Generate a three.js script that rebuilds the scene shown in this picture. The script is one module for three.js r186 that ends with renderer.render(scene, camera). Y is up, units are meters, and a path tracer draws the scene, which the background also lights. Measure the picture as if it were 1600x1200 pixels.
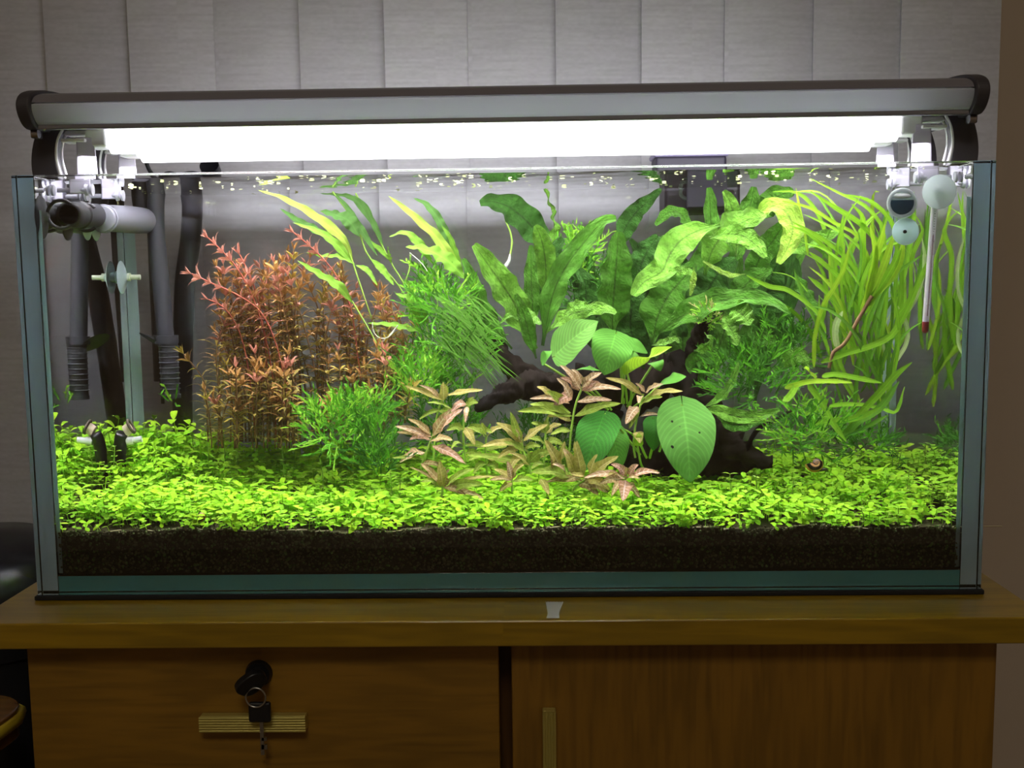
import * as THREE from 'three';
import { mergeGeometries, toCreasedNormals } from 'three/addons/utils/BufferGeometryUtils.js';
import { RoundedBoxGeometry } from 'three/addons/geometries/RoundedBoxGeometry.js';
import { RectAreaLightUniformsLib } from 'three/addons/lights/RectAreaLightUniformsLib.js';

// ---------------------------------------------------------------- camera, light, exposure
RectAreaLightUniformsLib.init();
const scene = new THREE.Scene();
const Y0 = 0.78;                                   // height of the underside of the tank above the floor
const V = (x, y, z) => new THREE.Vector3(x, y, z);
const camera = new THREE.PerspectiveCamera(2 * Math.atan(600 / 1625.3) * 180 / Math.PI, 4 / 3, 0.02, 20);
camera.position.set(0.01995, Y0 + 0.20227, 0.6427);
camera.rotation.set(-0.10719, 0.02122, -0.01323, 'YXZ');
camera.updateMatrixWorld();
scene.add(camera);
scene.background = new THREE.Color(0, 0, 0);       // a closed room
const renderer = new THREE.WebGLRenderer({ antialias: true });
renderer.toneMapping = THREE.LinearToneMapping;
renderer.toneMappingExposure = 1.0;
renderer.shadowMap.enabled = true;
const LAMP = 18, LAMP_COLOR = new THREE.Color(0.95, 0.93, 1.0);   // aquarium lamp
const ROOM_FILL = 4.6, ROOM_FILL_COLOR = new THREE.Color(1.0, 0.9, 0.72);   // added unseen ceiling lamp that fills the room with light
{
  const a = new THREE.RectAreaLight(LAMP_COLOR, LAMP, 0.545, 0.1);
  a.name = 'aquarium_lamp_glow'; a.position.set(0, Y0 + 0.2808, -0.078); a.lookAt(0, 0, -0.078); scene.add(a);
  const b = new THREE.RectAreaLight(LAMP_COLOR, 24, 0.512, 0.0156);   // the tubes' light towards the wall behind
  b.name = 'aquarium_tube_glow'; b.position.set(0, Y0 + 0.2908, -0.1136); b.lookAt(0, Y0 - 0.16, -1); scene.add(b);
  const c = new THREE.RectAreaLight(ROOM_FILL_COLOR, ROOM_FILL, 0.6, 0.6);
  c.name = 'added_ceiling_glow'; c.position.set(0, 2.465, 1.7); c.lookAt(0, 0, 1.7); scene.add(c);
}

// ---------------------------------------------------------------- helpers
const mulberry = (a) => () => { a |= 0; a = a + 0x6d2b79f5 | 0; let t = Math.imul(a ^ a >>> 15, 1 | a); t = t + Math.imul(t ^ t >>> 7, 61 | t) ^ t; return ((t ^ t >>> 14) >>> 0) / 4294967296; };
let rnd = mulberry(12345);
const rr = (a, b) => a + (b - a) * rnd();
const clamp = THREE.MathUtils.clamp, lerp = THREE.MathUtils.lerp, sstep = THREE.MathUtils.smoothstep;
const hash = (x, y) => { const s = Math.sin(x * 127.1 + y * 311.7) * 43758.5453; return s - Math.floor(s); };
function vnoise(x, y) { const ix = Math.floor(x), iy = Math.floor(y), fx = x - ix, fy = y - iy, u = fx * fx * (3 - 2 * fx), v = fy * fy * (3 - 2 * fy); return lerp(lerp(hash(ix, iy), hash(ix + 1, iy), u), lerp(hash(ix, iy + 1), hash(ix + 1, iy + 1), u), v); }
const fbm = (x, y, n = 4) => { let s = 0, a = 0.5; for (let i = 0; i < n; i++) { s += a * vnoise(x, y); x = x * 2.03 + 17; y = y * 2.03 + 5; a *= 0.5; } return s; };
const used = {};
function numbered(n) { const k = used[n] = (used[n] ?? -1) + 1; return k ? n + '_' + String(k).padStart(3, '0') : n; }
const shadow = (m) => { m.castShadow = m.receiveShadow = true; return m; };
function thing(name, label, category, pos = [0, Y0, 0], group) {
  const o = new THREE.Group(); o.name = numbered(name); o.position.set(...pos); scene.add(o);
  o.userData = { label, category }; if (group) o.userData.group = group;
  return o;
}
function single(name, label, category, geo, mat, pos = [0, Y0, 0], group) {
  const o = shadow(new THREE.Mesh(geo, mat)); o.name = numbered(name); o.position.set(...pos); scene.add(o);
  o.userData = { label, category }; if (group) o.userData.group = group;
  return o;
}
function struct(name, geo, mat, pos = [0, 0, 0]) { const o = shadow(new THREE.Mesh(geo, mat)); o.name = name; o.position.set(...pos); o.userData.kind = 'structure'; scene.add(o); return o; }
function part(parent, name, geo, mat, label) {
  const o = shadow(new THREE.Mesh(geo, mat)); parent.userData._n ??= {};
  const n = parent.userData._n, k = n[name] = (n[name] ?? -1) + 1; o.name = k ? name + '_' + String(k).padStart(3, '0') : name;
  parent.add(o); if (label) o.userData.label = label;
  return o;
}
function boxUV(g) {                                 // uv in metres by dominant axis
  const p = g.attributes.position, n = g.attributes.normal, uv = new Float32Array(p.count * 2);
  for (let i = 0; i < p.count; i++) { const ax = Math.abs(n.getX(i)), ay = Math.abs(n.getY(i)), az = Math.abs(n.getZ(i)); let a = p.getX(i), b = p.getY(i); if (ax > ay && ax > az) a = p.getZ(i); else if (ay > az) b = p.getZ(i); uv[2 * i] = a; uv[2 * i + 1] = b; }
  g.setAttribute('uv', new THREE.BufferAttribute(uv, 2)); return g;
}
const flip = (g) => { if (g.index) { const a = g.index.array; for (let i = 0; i < a.length; i += 3) { const t = a[i + 1]; a[i + 1] = a[i + 2]; a[i + 2] = t; } } else for (const k of Object.keys(g.attributes)) { const at = g.attributes[k], n = at.itemSize, a = at.array; for (let i = 0; i < at.count; i += 3) for (let c = 0; c < n; c++) { const t = a[(i + 1) * n + c]; a[(i + 1) * n + c] = a[(i + 2) * n + c]; a[(i + 2) * n + c] = t; } } return g; };
const mirrorX = (g) => flip(g.scale(-1, 1, 1));
const bx = (w, h, d, x = 0, y = 0, z = 0) => boxUV(new THREE.BoxGeometry(w, h, d)).translate(x, y, z);
const rbx = (w, h, d, r, x = 0, y = 0, z = 0, s = 3) => boxUV(new RoundedBoxGeometry(w, h, d, s, r)).translate(x, y, z);
const cyl = (r1, r2, h, n = 24) => new THREE.CylinderGeometry(r1, r2, h, n);
const merge = (list) => mergeGeometries(list.map((g) => { const c = g.index ? g.toNonIndexed() : g.clone(); for (const k of Object.keys(c.attributes)) if (!['position', 'normal', 'uv'].includes(k)) c.deleteAttribute(k); if (!c.attributes.uv) c.setAttribute('uv', new THREE.BufferAttribute(new Float32Array(c.attributes.position.count * 2), 2)); return c; }));
function tube(points, radius, n = 24, m = 10, closed = false) { return new THREE.TubeGeometry(new THREE.CatmullRomCurve3(points), n, radius, m, closed); }
// a tube with a radius at each point, capped, with lumps
function taper(points, radii, n = 24, m = 10, lump = 0, seed = 0) {
  const c = new THREE.CatmullRomCurve3(points), fr = c.computeFrenetFrames(n), pos = [], uv = [], idx = [];
  for (let i = 0; i <= n; i++) {
    const t = i / n, p = c.getPointAt(t), f = t * (radii.length - 1), k = Math.min(Math.floor(f), radii.length - 2), r = lerp(radii[k], radii[k + 1], f - k);
    for (let j = 0; j <= m; j++) {
      const a = j / m * 2 * Math.PI, q = r * (1 + lump * (fbm(Math.cos(a) * 1.6 + seed + 5, t * n * 0.35 + Math.sin(a) * 1.6 + seed, 4) - 0.5) * 2);
      pos.push(...p.clone().addScaledVector(fr.normals[i], Math.cos(a) * q).addScaledVector(fr.binormals[i], Math.sin(a) * q).toArray()); uv.push(j / m * r * 6, t * c.getLength());
    }
  }
  for (let i = 0; i < n; i++) for (let j = 0; j < m; j++) { const a = i * (m + 1) + j, b = a + m + 1; idx.push(a, b, a + 1, b, b + 1, a + 1); }
  for (const [i, s] of [[0, 1], [n, -1]]) { const k = pos.length / 3; pos.push(...c.getPointAt(i / n).toArray()); uv.push(0, 0); for (let j = 0; j < m; j++) { const a = i * (m + 1) + j; s > 0 ? idx.push(k, a, a + 1) : idx.push(k, a + 1, a); } }
  const g = new THREE.BufferGeometry(); g.setAttribute('position', new THREE.Float32BufferAttribute(pos, 3)); g.setAttribute('uv', new THREE.Float32BufferAttribute(uv, 2)); g.setIndex(idx); g.computeVertexNormals(); return g;
}
// a leaf: a strip along a curve, with a width profile, a fold along its midrib, waves of its edges and puckers across
function leafGeo(pts, width, o = {}) {
  const { prof = PROF.blade, facing = V(0, 0.4, 1), n = 12, m = 4, fold = 0.2, wave = 0, waves = 5, twist = 0, pucker = 0, puckers = 14, notch = 0, seed = rnd() * 10 } = o;
  const c = pts.length > 1 && pts.isCurve ? pts : new THREE.CatmullRomCurve3(pts), pos = [], uv = [], idx = [];
  const T = new THREE.Vector3(), S = new THREE.Vector3(), N = new THREE.Vector3(), F = facing.clone().normalize();
  const len = c.getLength();
  for (let i = 0; i <= n; i++) {
    const t = i / n, p = c.getPointAt(t); c.getTangentAt(t, T); S.crossVectors(T, F); if (S.lengthSq() < 1e-6) S.set(1, 0, 0); S.normalize(); N.crossVectors(S, T).normalize();
    if (twist) { const q = new THREE.Quaternion().setFromAxisAngle(T, twist * t); S.applyQuaternion(q); N.applyQuaternion(q); }
    const w = Math.max(width * (prof(t) || 0) / 2, width * 0.01);
    for (let j = 0; j <= m; j++) {
      const s = j / m * 2 - 1, e = 1 + wave * 0.9 * (vnoise(t * waves * 2.6 + seed * 13, s > 0 ? 3.5 : 9.5) - 0.5);
      const h = fold * Math.abs(s) * w + wave * w * Math.sin(waves * t * 6.283 + seed + (s > 0 ? 1.3 : 0)) * Math.abs(s) ** 1.5 + pucker * width * 2.4 * (vnoise(t * puckers * 1.6 + seed * 7, s * 2.6 + seed * 3 + 20) - 0.5) * Math.min(1, Math.abs(s) * 2.5);
      const back = notch ? -notch * len * Math.abs(s) ** 1.4 * Math.max(0, 1 - t / 0.32) ** 2 : 0;
      pos.push(p.x + S.x * s * w * e + N.x * h + T.x * back, p.y + S.y * s * w * e + N.y * h + T.y * back, p.z + S.z * s * w * e + N.z * h + T.z * back); uv.push((s + 1) / 2, t);
    }
  }
  for (let i = 0; i < n; i++) for (let j = 0; j < m; j++) { const a = i * (m + 1) + j, b = a + m + 1; idx.push(a, a + 1, b, b, a + 1, b + 1); }
  const g = new THREE.BufferGeometry(); g.setAttribute('position', new THREE.Float32BufferAttribute(pos, 3)); g.setAttribute('uv', new THREE.Float32BufferAttribute(uv, 2)); g.setIndex(idx); g.computeVertexNormals(); g.userData = { len };
  return g;
}
const PROF = {
  blade: (t) => (0.14 + 0.86 * sstep(t, 0.04, 0.34)) * Math.max(0, 1 - Math.max(0, t - 0.62) / 0.38 * 0.93) ** 0.55,            // long fern blade
  oval: (t) => Math.sqrt(Math.max(0, 1 - (2 * t - 1) ** 2)) * (1.08 - 0.25 * t),                     // rounded with a tip
  heart: (t) => (t < 0.3 ? Math.sqrt(Math.max(0, 1 - ((0.3 - t) / 0.3) ** 2.3)) : Math.cos(((t - 0.3) / 0.7) ** 1.3 * 1.5707) ** 0.85),
  lance: (t) => Math.max(0, Math.min(1, t * 3.2)) ** 0.8 * Math.max(0, 1 - Math.max(0, t - 0.35) / 0.65) ** 0.55,
  strap: (t) => Math.min(1, t * 12 + 0.35) * Math.min(1, (1 - t) * 4 + 0.06) ** 0.7,
  petiole: (t) => (t < 0.3 ? 0.12 : Math.sin(Math.PI * (0.05 + 0.95 * (t - 0.3) / 0.7)) ** 0.7),
};
// the point at depth z in the water that is seen at pixel (px, py) of the photograph, light bending at the front pane; in coordinates of the tank
const CP = V(0.01995, 0.20227, 0.6427), CQ = camera.quaternion.clone();
function P(px, py, z) {
  const d = V((px - 800) / 1625.3, (600 - py) / 1625.3, -1).applyQuaternion(CQ).normalize(), q = CP.clone().addScaledVector(d, -CP.z / d.z);
  const ex = d.x / 1.333, ey = d.y / 1.333, ez = -Math.sqrt(1 - ex * ex - ey * ey), k = z / ez;
  return V(q.x + ex * k, q.y + ey * k, z);
}
const px2m = (z) => (0.6427 - z / 1.333) / 1625.3;    // metres per pixel at that depth in the water
function tex(w, h, fn, srgb = true, repeat = true) {
  const d = new Uint8Array(w * h * 4);
  for (let y = 0; y < h; y++) for (let x = 0; x < w; x++) { const c = fn((x + 0.5) / w, (y + 0.5) / h), o = (y * w + x) * 4; for (let k = 0; k < 3; k++) d[o + k] = clamp(Array.isArray(c) ? c[k] : c, 0, 255); d[o + 3] = 255; }
  const t = new THREE.DataTexture(d, w, h); t.magFilter = THREE.LinearFilter; t.minFilter = THREE.LinearMipmapLinearFilter; t.generateMipmaps = true;
  if (repeat) t.wrapS = t.wrapT = THREE.RepeatWrapping; if (srgb) t.colorSpace = THREE.SRGBColorSpace; t.needsUpdate = true; return t;
}
const std = (r, g, b, rough = 0.6, metal = 0, more = {}) => new THREE.MeshStandardMaterial({ color: new THREE.Color(r, g, b), roughness: rough, metalness: metal, side: THREE.DoubleSide, ...more });
const phys = (r, g, b, rough, more = {}) => new THREE.MeshPhysicalMaterial({ color: new THREE.Color(r, g, b), roughness: rough, side: THREE.DoubleSide, ...more });
const soilY = (x, z) => 0.0372 + (-0.011 - z) * 0.1 + (fbm(x * 24 + 30, z * 24 + 11, 3) - 0.44) * 0.009 + 0.003 * sstep(-x, 0.05, 0.28);

// ---------------------------------------------------------------- the room
const plaster = std(0.6, 0.5, 0.4, 0.9), ceilingMat = std(0.7, 0.67, 0.6, 0.95), floorMat = std(0.2, 0.15, 0.1, 0.7);
struct('floor', bx(3.6, 0.1, 3.6, 0, -0.05, 1.3), floorMat);
struct('ceiling', bx(3.6, 0.1, 3.6, 0, 2.55, 1.3), ceilingMat);
struct('wall_back', bx(3.6, 2.7, 0.1, 0, 1.25, -0.46), plaster);
struct('wall_front', bx(3.6, 2.7, 0.1, 0, 1.25, 3.05), plaster);
struct('wall_left', bx(0.1, 2.7, 3.6, -1.75, 1.25, 1.3), plaster);
struct('wall_right', bx(0.1, 2.7, 3.6, 1.75, 1.25, 1.3), plaster);
{
  const t = thing('added_ceiling_lamp', 'square ceiling lamp added as unseen fill light behind the viewer', 'lamp', [0, 2.5, 1.7]);  // no lamp seen here; added as fill light
  part(t, 'frame', merge([bx(0.66, 0.03, 0.03, 0, -0.015, 0.315), bx(0.66, 0.03, 0.03, 0, -0.015, -0.315), bx(0.03, 0.03, 0.6, 0.315, -0.015, 0), bx(0.03, 0.03, 0.6, -0.315, -0.015, 0)]), std(0.8, 0.8, 0.8));
  part(t, 'diffuser', bx(0.6, 0.02, 0.6, 0, -0.01, 0), std(0.8, 0.8, 0.8, 0.6, 0, { emissive: ROOM_FILL_COLOR, emissiveIntensity: ROOM_FILL }));
}
// vertical blinds behind the tank: each slat slightly bowed and turned, its edge over its neighbour's
{
  const t = thing('vertical_blind', 'pale grey fabric blind of overlapping upright slats hanging behind the aquarium', 'blind', [0, Y0, -0.3]);
  const weave = tex(64, 256, (u, v) => { const r = vnoise(u * 4, v * 128 + 3), q = vnoise(u * 40 + 40, v * 256); return 225 + 16 * (r - 0.5) + 14 * (q - 0.5); });
  const mats = [0, 1, 2].map((k) => { const m = weave.clone(); m.repeat.set(9, 4); m.offset.set(k * 0.37, k * 0.21); m.needsUpdate = true; return phys(0.7 - 0.03 * k, 0.7 - 0.03 * k, 0.735 - 0.03 * k, 0.9, { map: m, bumpMap: m, bumpScale: 0.0002 }); });
  const slatGeo = (bow) => { const g = new THREE.BoxGeometry(0.089, 1.5, 0.0012, 10, 1, 1), p = g.attributes.position; for (let i = 0; i < p.count; i++) p.setZ(i, p.getZ(i) - bow * (p.getX(i) / 0.0445) ** 2); g.computeVertexNormals(); return boxUV(g); };
  const geos = [slatGeo(0.002), slatGeo(0.003), slatGeo(0.0045)];
  for (let k = 0; k < 17; k++) {
    const s = part(t, 'slat', geos[(k * 7) % 3], mats[(k * 5) % 3]);
    s.position.set(0.3865 - k * 0.0752 + rr(-0.0015, 0.0015), 0.1, rr(-0.0006, 0.0006)); s.rotation.y = 0.08 + rr(-0.03, 0.03);
  }
}

// ---------------------------------------------------------------- cabinet
const grain = (along) => tex(512, 512, (u, v) => {
  const a = along ? v : u, b = along ? u : v, w = fbm(a * 3, b * 26, 4) * 1.2, ring = 0.5 + 0.5 * Math.sin((b * 20 + w * 7 + 1.4 * vnoise(a * 2, b * 3)) * 3.1), pore = vnoise(a * 14, b * 240), k = 0.78 + 0.09 * ring - 0.15 * (pore > 0.72 ? pore - 0.6 : 0) + 0.12 * (fbm(a * 5 + 9, b * 9) - 0.5);
  return [190 * k, 134 * k, 62 * k];
});
const grainH = grain(false), grainV = grain(true);
const wood = (t, s, rough, tint = [1, 1, 1], more = {}) => { const m = t.clone(); m.repeat.set(s, s); m.needsUpdate = true; return phys(...tint, rough, { map: m, ...more }); };
const brass = phys(0.6, 0.52, 0.15, 0.45, { metalness: 0.6 });
const blackPlastic = phys(0.012, 0.012, 0.014, 0.35), blackMatt = std(0.01, 0.01, 0.012, 0.8);
{
  const t = thing('cabinet', 'brown wooden cabinet under the aquarium with a drawer and a door side by side', 'cabinet', [0, Y0, 0]);
  part(t, 'cabinet_top', rbx(0.642, 0.016, 0.315, 0.0012, 0, -0.0112, -0.1125), wood(grainH, 2.2, 0.28, [1.05, 1.4, 0.28], { clearcoat: 1, clearcoatRoughness: 0.04 }));
  part(t, 'carcass', merge([bx(0.596, 0.74, 0.27, 0, -0.39, -0.125)]), wood(grainV, 2, 0.5, [0.3, 0.26, 0.18]));
  const dr = part(t, 'drawer', rbx(0.2905, 0.165, 0.018, 0.001, -0.1487, -0.1045, 0.021), wood(grainH, 2.4, 0.45, [0.82, 0.92, 0.5]), 'drawer front with grain lying sideways');
  const dl = part(t, 'drawer', rbx(0.2905, 0.55, 0.018, 0.001, -0.1487, -0.466, 0.021), wood(grainH, 2.4, 0.45, [0.82, 0.92, 0.5]));
  const door = part(t, 'door', rbx(0.2935, 0.72, 0.018, 0.001, 0.1510, -0.382, 0.021), wood(grainV, 2.4, 0.45, [0.74, 0.8, 0.44]), 'door with upright grain');
  const ribs = (len, n, h) => merge([...Array(n)].map((_, i) => cyl(h / n / 1.8, h / n / 1.8, len, 10).rotateZ(Math.PI / 2).translate(0, (i - (n - 1) / 2) * h / n, 0.004)).concat([rbx(len, h, 0.006, 0.0008)]));
  const hd = part(dr, 'handle', ribs(0.0652, 6, 0.0098), brass, 'ribbed brass bar handle'); hd.position.set(-0.1542, -0.0703, 0.033);
  const hv = part(door, 'handle', ribs(0.085, 5, 0.0082).rotateZ(Math.PI / 2), brass, 'upright ribbed brass bar handle'); hv.position.set(0.0270, -0.1055, 0.033);
  const lk = part(dr, 'lock', merge([cyl(0.0075, 0.0085, 0.004, 28).rotateX(Math.PI / 2), cyl(0.005, 0.005, 0.003, 24).rotateX(Math.PI / 2).translate(0, 0, 0.003)]), phys(0.05, 0.05, 0.055, 0.3, { metalness: 0.8 })); lk.position.set(-0.1508, -0.0405, 0.032);
  for (const s of [-1, 1]) for (const z of [0, -0.24]) part(t, 'foot', bx(0.04, 0.02, 0.03, s * 0.27, -0.769, z), blackMatt);
}
{ // keys in the drawer's lock
  const t = thing('key', 'black headed key in the drawer lock with a second key hanging below', 'key', [-0.1508, Y0 - 0.0405, 0.0375]);
  const bow = new THREE.Shape(); bow.moveTo(-0.0085, 0.002); bow.quadraticCurveTo(-0.0095, 0.0085, -0.002, 0.0085); bow.quadraticCurveTo(0.0075, 0.0085, 0.0085, 0.002); bow.quadraticCurveTo(0.009, -0.004, 0.001, -0.005); bow.quadraticCurveTo(-0.008, -0.006, -0.0085, 0.002);
  const ext = { depth: 0.003, bevelEnabled: true, bevelSize: 0.0008, bevelThickness: 0.0008, bevelSegments: 2 };
  part(t, 'shaft', cyl(0.0014, 0.0014, 0.012, 10).rotateX(Math.PI / 2).translate(0, 0, 0), std(0.4, 0.38, 0.34, 0.35, 1));
  const b = part(t, 'key_head', new THREE.ExtrudeGeometry(bow, ext), blackPlastic); b.position.set(-0.001, -0.001, 0.004); b.rotation.set(0.5, 0.5, 0.5);
  part(t, 'key_ring', new THREE.TorusGeometry(0.006, 0.0006, 8, 28), std(0.5, 0.5, 0.48, 0.3, 1)).position.set(0.0015, -0.0095, 0.007);
  const h = part(t, 'hanging_head', rbx(0.0135, 0.0125, 0.0035, 0.0014), blackPlastic); h.position.set(0.003, -0.0195, 0.0045);
  part(t, 'hanging_blade', merge([bx(0.0022, 0.022, 0.0012, 0, 0, 0), bx(0.0035, 0.003, 0.0012, 0.0012, -0.006, 0), bx(0.003, 0.002, 0.0012, 0.0012, -0.001, 0)]), std(0.4, 0.38, 0.34, 0.4, 1)).position.set(0.0035, -0.036, 0.0035);
}
{ // glint on the cabinet top, modelled as a pale glossy patch
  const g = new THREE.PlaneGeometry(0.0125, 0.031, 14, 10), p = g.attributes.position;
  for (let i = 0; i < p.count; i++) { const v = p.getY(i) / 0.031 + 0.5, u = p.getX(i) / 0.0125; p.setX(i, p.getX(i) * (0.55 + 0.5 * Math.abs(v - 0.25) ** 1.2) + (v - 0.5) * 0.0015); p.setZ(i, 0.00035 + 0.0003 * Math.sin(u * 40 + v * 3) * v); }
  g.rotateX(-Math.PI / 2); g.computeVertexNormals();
  single('glint_patch', 'small shiny whitish patch added as a glint on the cabinet top before the aquarium', 'glint', g, phys(0.8, 0.8, 0.76, 0.18, { clearcoat: 1, clearcoatRoughness: 0.1 }), [0.0305, Y0 - 0.0031, 0.0265]);
}
single('foam_mat', 'thin black foam mat between the aquarium and the cabinet top', 'mat', rbx(0.603, 0.003, 0.221, 0.0008, 0, -0.0016, -0.109), blackMatt);
{ // low table with a rounded corner at the lower left
  const s = new THREE.Shape(), r = 0.035; s.moveTo(0.02, -0.4); s.lineTo(0, -r); s.quadraticCurveTo(0, 0, -r, 0); s.lineTo(-0.4, 0.03); s.lineTo(-0.4, -0.4);
  const t = thing('side_table', 'low wooden table with a rounded corner and yellow edge beside the cabinet', 'table', [-0.331, Y0 - 0.09, -0.052]);
  const top = new THREE.ExtrudeGeometry(s, { depth: 0.018, bevelEnabled: true, bevelSize: 0.001, bevelThickness: 0.001, bevelSegments: 2 }).rotateX(-Math.PI / 2).translate(0, -0.0195, 0);
  top.rotateY(-0.2);
  part(t, 'table_top', boxUV(top), wood(grainH, 2, 0.2, [0.8, 0.78, 0.72], { clearcoat: 0.8, clearcoatRoughness: 0.1 }));
  const edge = new THREE.CatmullRomCurve3([V(0.02, -0.009, 0.4), V(0.006, -0.009, 0.12), V(0.0015, -0.009, r), V(-0.003, -0.009, 0.012), V(-0.012, -0.009, 0.0035), V(-r, -0.009, -0.0005), V(-0.12, -0.009, -0.008), V(-0.4, -0.009, -0.03)]);
  const strip = new THREE.TubeGeometry(edge, 60, 0.003, 8); strip.scale(1, 1.5, 1).translate(0, 0.0058, 0).rotateY(-0.2);
  part(t, 'edge_strip', strip, phys(0.75, 0.56, 0.04, 0.35), 'yellow edge strip');
  for (const [x, z] of [[-0.08, 0.06], [-0.33, 0.06], [-0.33, 0.33], [-0.06, 0.33]]) part(t, 'leg', rbx(0.03, 0.672, 0.03, 0.003, x, -0.354, z), wood(grainV, 2, 0.5, [0.6, 0.55, 0.5]));
}
{ // black bin on the left
  const t = thing('waste_bin', 'black domed bin standing on the floor behind the low table', 'bin', [-0.437, 0, -0.19]);
  part(t, 'bin_body', new THREE.LatheGeometry([[0.001, 0], [0.066, 0], [0.07, 0.01], [0.086, 0.69], [0.084, 0.695]].map((p) => new THREE.Vector2(...p)), 40), blackPlastic);
  part(t, 'lid', new THREE.LatheGeometry([[0.089, 0.69], [0.09, 0.71], [0.085, 0.738], [0.07, 0.76], [0.045, 0.772], [0.001, 0.777]].map((p) => new THREE.Vector2(...p)), 40), phys(0.014, 0.014, 0.016, 0.25));
  part(t, 'lid_handle', tube([V(-0.03, 0.745, 0.078), V(-0.015, 0.752, 0.088), V(0.015, 0.752, 0.088), V(0.03, 0.745, 0.078)], 0.004, 20, 8), std(0.4, 0.4, 0.42, 0.3, 0.9));
}

// ---------------------------------------------------------------- aquarium glass and water
const H = 0.2654, D = 0.2181, T = 0.011, GAP = 0.0002, WL = 0.2632;
const glass = phys(1, 1, 1, 0, { transmission: 1, thickness: 0.01, ior: 1.5, attenuationColor: new THREE.Color(0.6, 0.86, 0.86), attenuationDistance: 0.35, side: THREE.FrontSide });
{
  const t = thing('aquarium', 'rimless glass aquarium full of water and plants on the wooden cabinet', 'aquarium', [0, Y0, 0]);
  const b = 0.0007;
  part(t, 'glass_pane', rbx(0.6, H, T, b, 0, H / 2, -T / 2), glass, 'front glass pane');
  part(t, 'glass_pane', rbx(0.6, H, T, b, 0, H / 2, -D + T / 2), glass, 'back glass pane');
  for (const s of [-1, 1]) part(t, 'glass_pane', rbx(T, H, D - 2 * T - 2 * GAP, b, s * (0.3 - T / 2), H / 2, -D / 2), glass, s < 0 ? 'left glass pane' : 'right glass pane');
  part(t, 'base_pane', rbx(0.6 - 2 * T - 2 * GAP, T, D - 2 * T - 2 * GAP, b, 0, T / 2, -D / 2), glass, 'bottom glass pane');
  const sil = phys(0.42, 0.56, 0.55, 0.95, { transmission: 0.5 }), joint = phys(0.72, 0.9, 1.0, 0.95, { transmission: 0.5 }), jointBase = phys(0.14, 0.5, 0.52, 0.95, { transmission: 0.3 });
  for (const sx of [-1, 1]) for (const z of [-T - GAP / 2, -D + T + GAP / 2]) part(t, 'glue_joint', bx(T - 0.001, H - 0.002, 0.0001, sx * (0.3 - T / 2), H / 2, z), joint, 'bluish glue joint between two panes');
  part(t, 'glue_joint', bx(0.6 - 2 * T, T - 0.001, 0.0001, 0, T / 2, -T - GAP / 2), jointBase, 'teal glue joint along the bottom pane');
  for (const sx of [-1, 1]) for (const z of [-T - GAP - 0.0004, -D + T + GAP + 0.0004]) {
    const back = z < -0.1, r = back ? 0.0065 : 0.0025, s = new THREE.Shape(); s.moveTo(0, 0); s.lineTo(r, 0); s.quadraticCurveTo(r * 0.35, r * 0.35, 0, r); s.lineTo(0, 0);
    const g = new THREE.ExtrudeGeometry(s, { depth: 0.232, bevelEnabled: false, curveSegments: 5 }).rotateX(Math.PI / 2).translate(0, 0.232, 0);
    if (!back) flip(g.scale(1, 1, -1)); if (sx > 0) mirrorX(g);
    part(t, 'silicone_seam', g, sil).position.set(sx * (0.3 - T - GAP - 0.0004), 0.0125, z);
  }
}
const WX = 0.3 - T - GAP, WZ0 = -T - GAP, WZ1 = -D + T + GAP, WY0 = T + GAP;
{ // the water: one closed body, its surface gently rippled
  const nx = 140, nz = 50, pos = [], idx = [];
  const hgt = (x, z) => WL + 0.00003 * (Math.sin(x * 130 + z * 60) + Math.sin(x * 71 - z * 170 + 1) + Math.sin(x * 240 + z * 230 + 2) * 0.4);
  for (let j = 0; j <= nz; j++) for (let i = 0; i <= nx; i++) { const x = lerp(-WX, WX, i / nx), z = lerp(WZ0, WZ1, j / nz); pos.push(x, hgt(x, z), z); }
  for (let j = 0; j < nz; j++) for (let i = 0; i < nx; i++) { const a = j * (nx + 1) + i, b = a + nx + 1; idx.push(a, a + 1, b, a + 1, b + 1, b); }
  const top = new THREE.BufferGeometry(); top.setAttribute('position', new THREE.Float32BufferAttribute(pos, 3)); top.setIndex(idx); top.computeVertexNormals();
  const list = [top.toNonIndexed()], at = (i, j) => V(...pos.slice((j * (nx + 1) + i) * 3, (j * (nx + 1) + i) * 3 + 3));
  const wall = (pts) => { const p = []; for (let k = 0; k + 1 < pts.length; k++) { const a = pts[k], b = pts[k + 1], c = V(a.x, WY0, a.z), d = V(b.x, WY0, b.z); for (const q of [a, c, b, b, c, d]) p.push(q.x, q.y, q.z); } const g = new THREE.BufferGeometry(); g.setAttribute('position', new THREE.Float32BufferAttribute(p, 3)); g.computeVertexNormals(); return g; };
  const row = (j) => [...Array(nx + 1)].map((_, i) => at(i, j)), col = (i) => [...Array(nz + 1)].map((_, j) => at(i, j));
  list.push(wall(row(0)), wall(row(nz).reverse()), wall(col(0).reverse()), wall(col(nx)));
  const bot = new THREE.BufferGeometry(); bot.setAttribute('position', new THREE.Float32BufferAttribute([-WX, WY0, WZ0, -WX, WY0, WZ1, WX, WY0, WZ0, WX, WY0, WZ0, -WX, WY0, WZ1, WX, WY0, WZ1], 3)); bot.computeVertexNormals(); list.push(bot);
  const o = single('water', 'clear water filling the aquarium to just below its rim', 'water', mergeGeometries(list.map((g) => { const n = new THREE.BufferGeometry(); n.setAttribute('position', g.attributes.position); n.setAttribute('normal', g.attributes.normal); return n; })),
    phys(1, 1, 1, 0, { transmission: 1, thickness: 0.2, ior: 1.333, side: THREE.FrontSide }));
  o.userData.kind = 'stuff';
}

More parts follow.
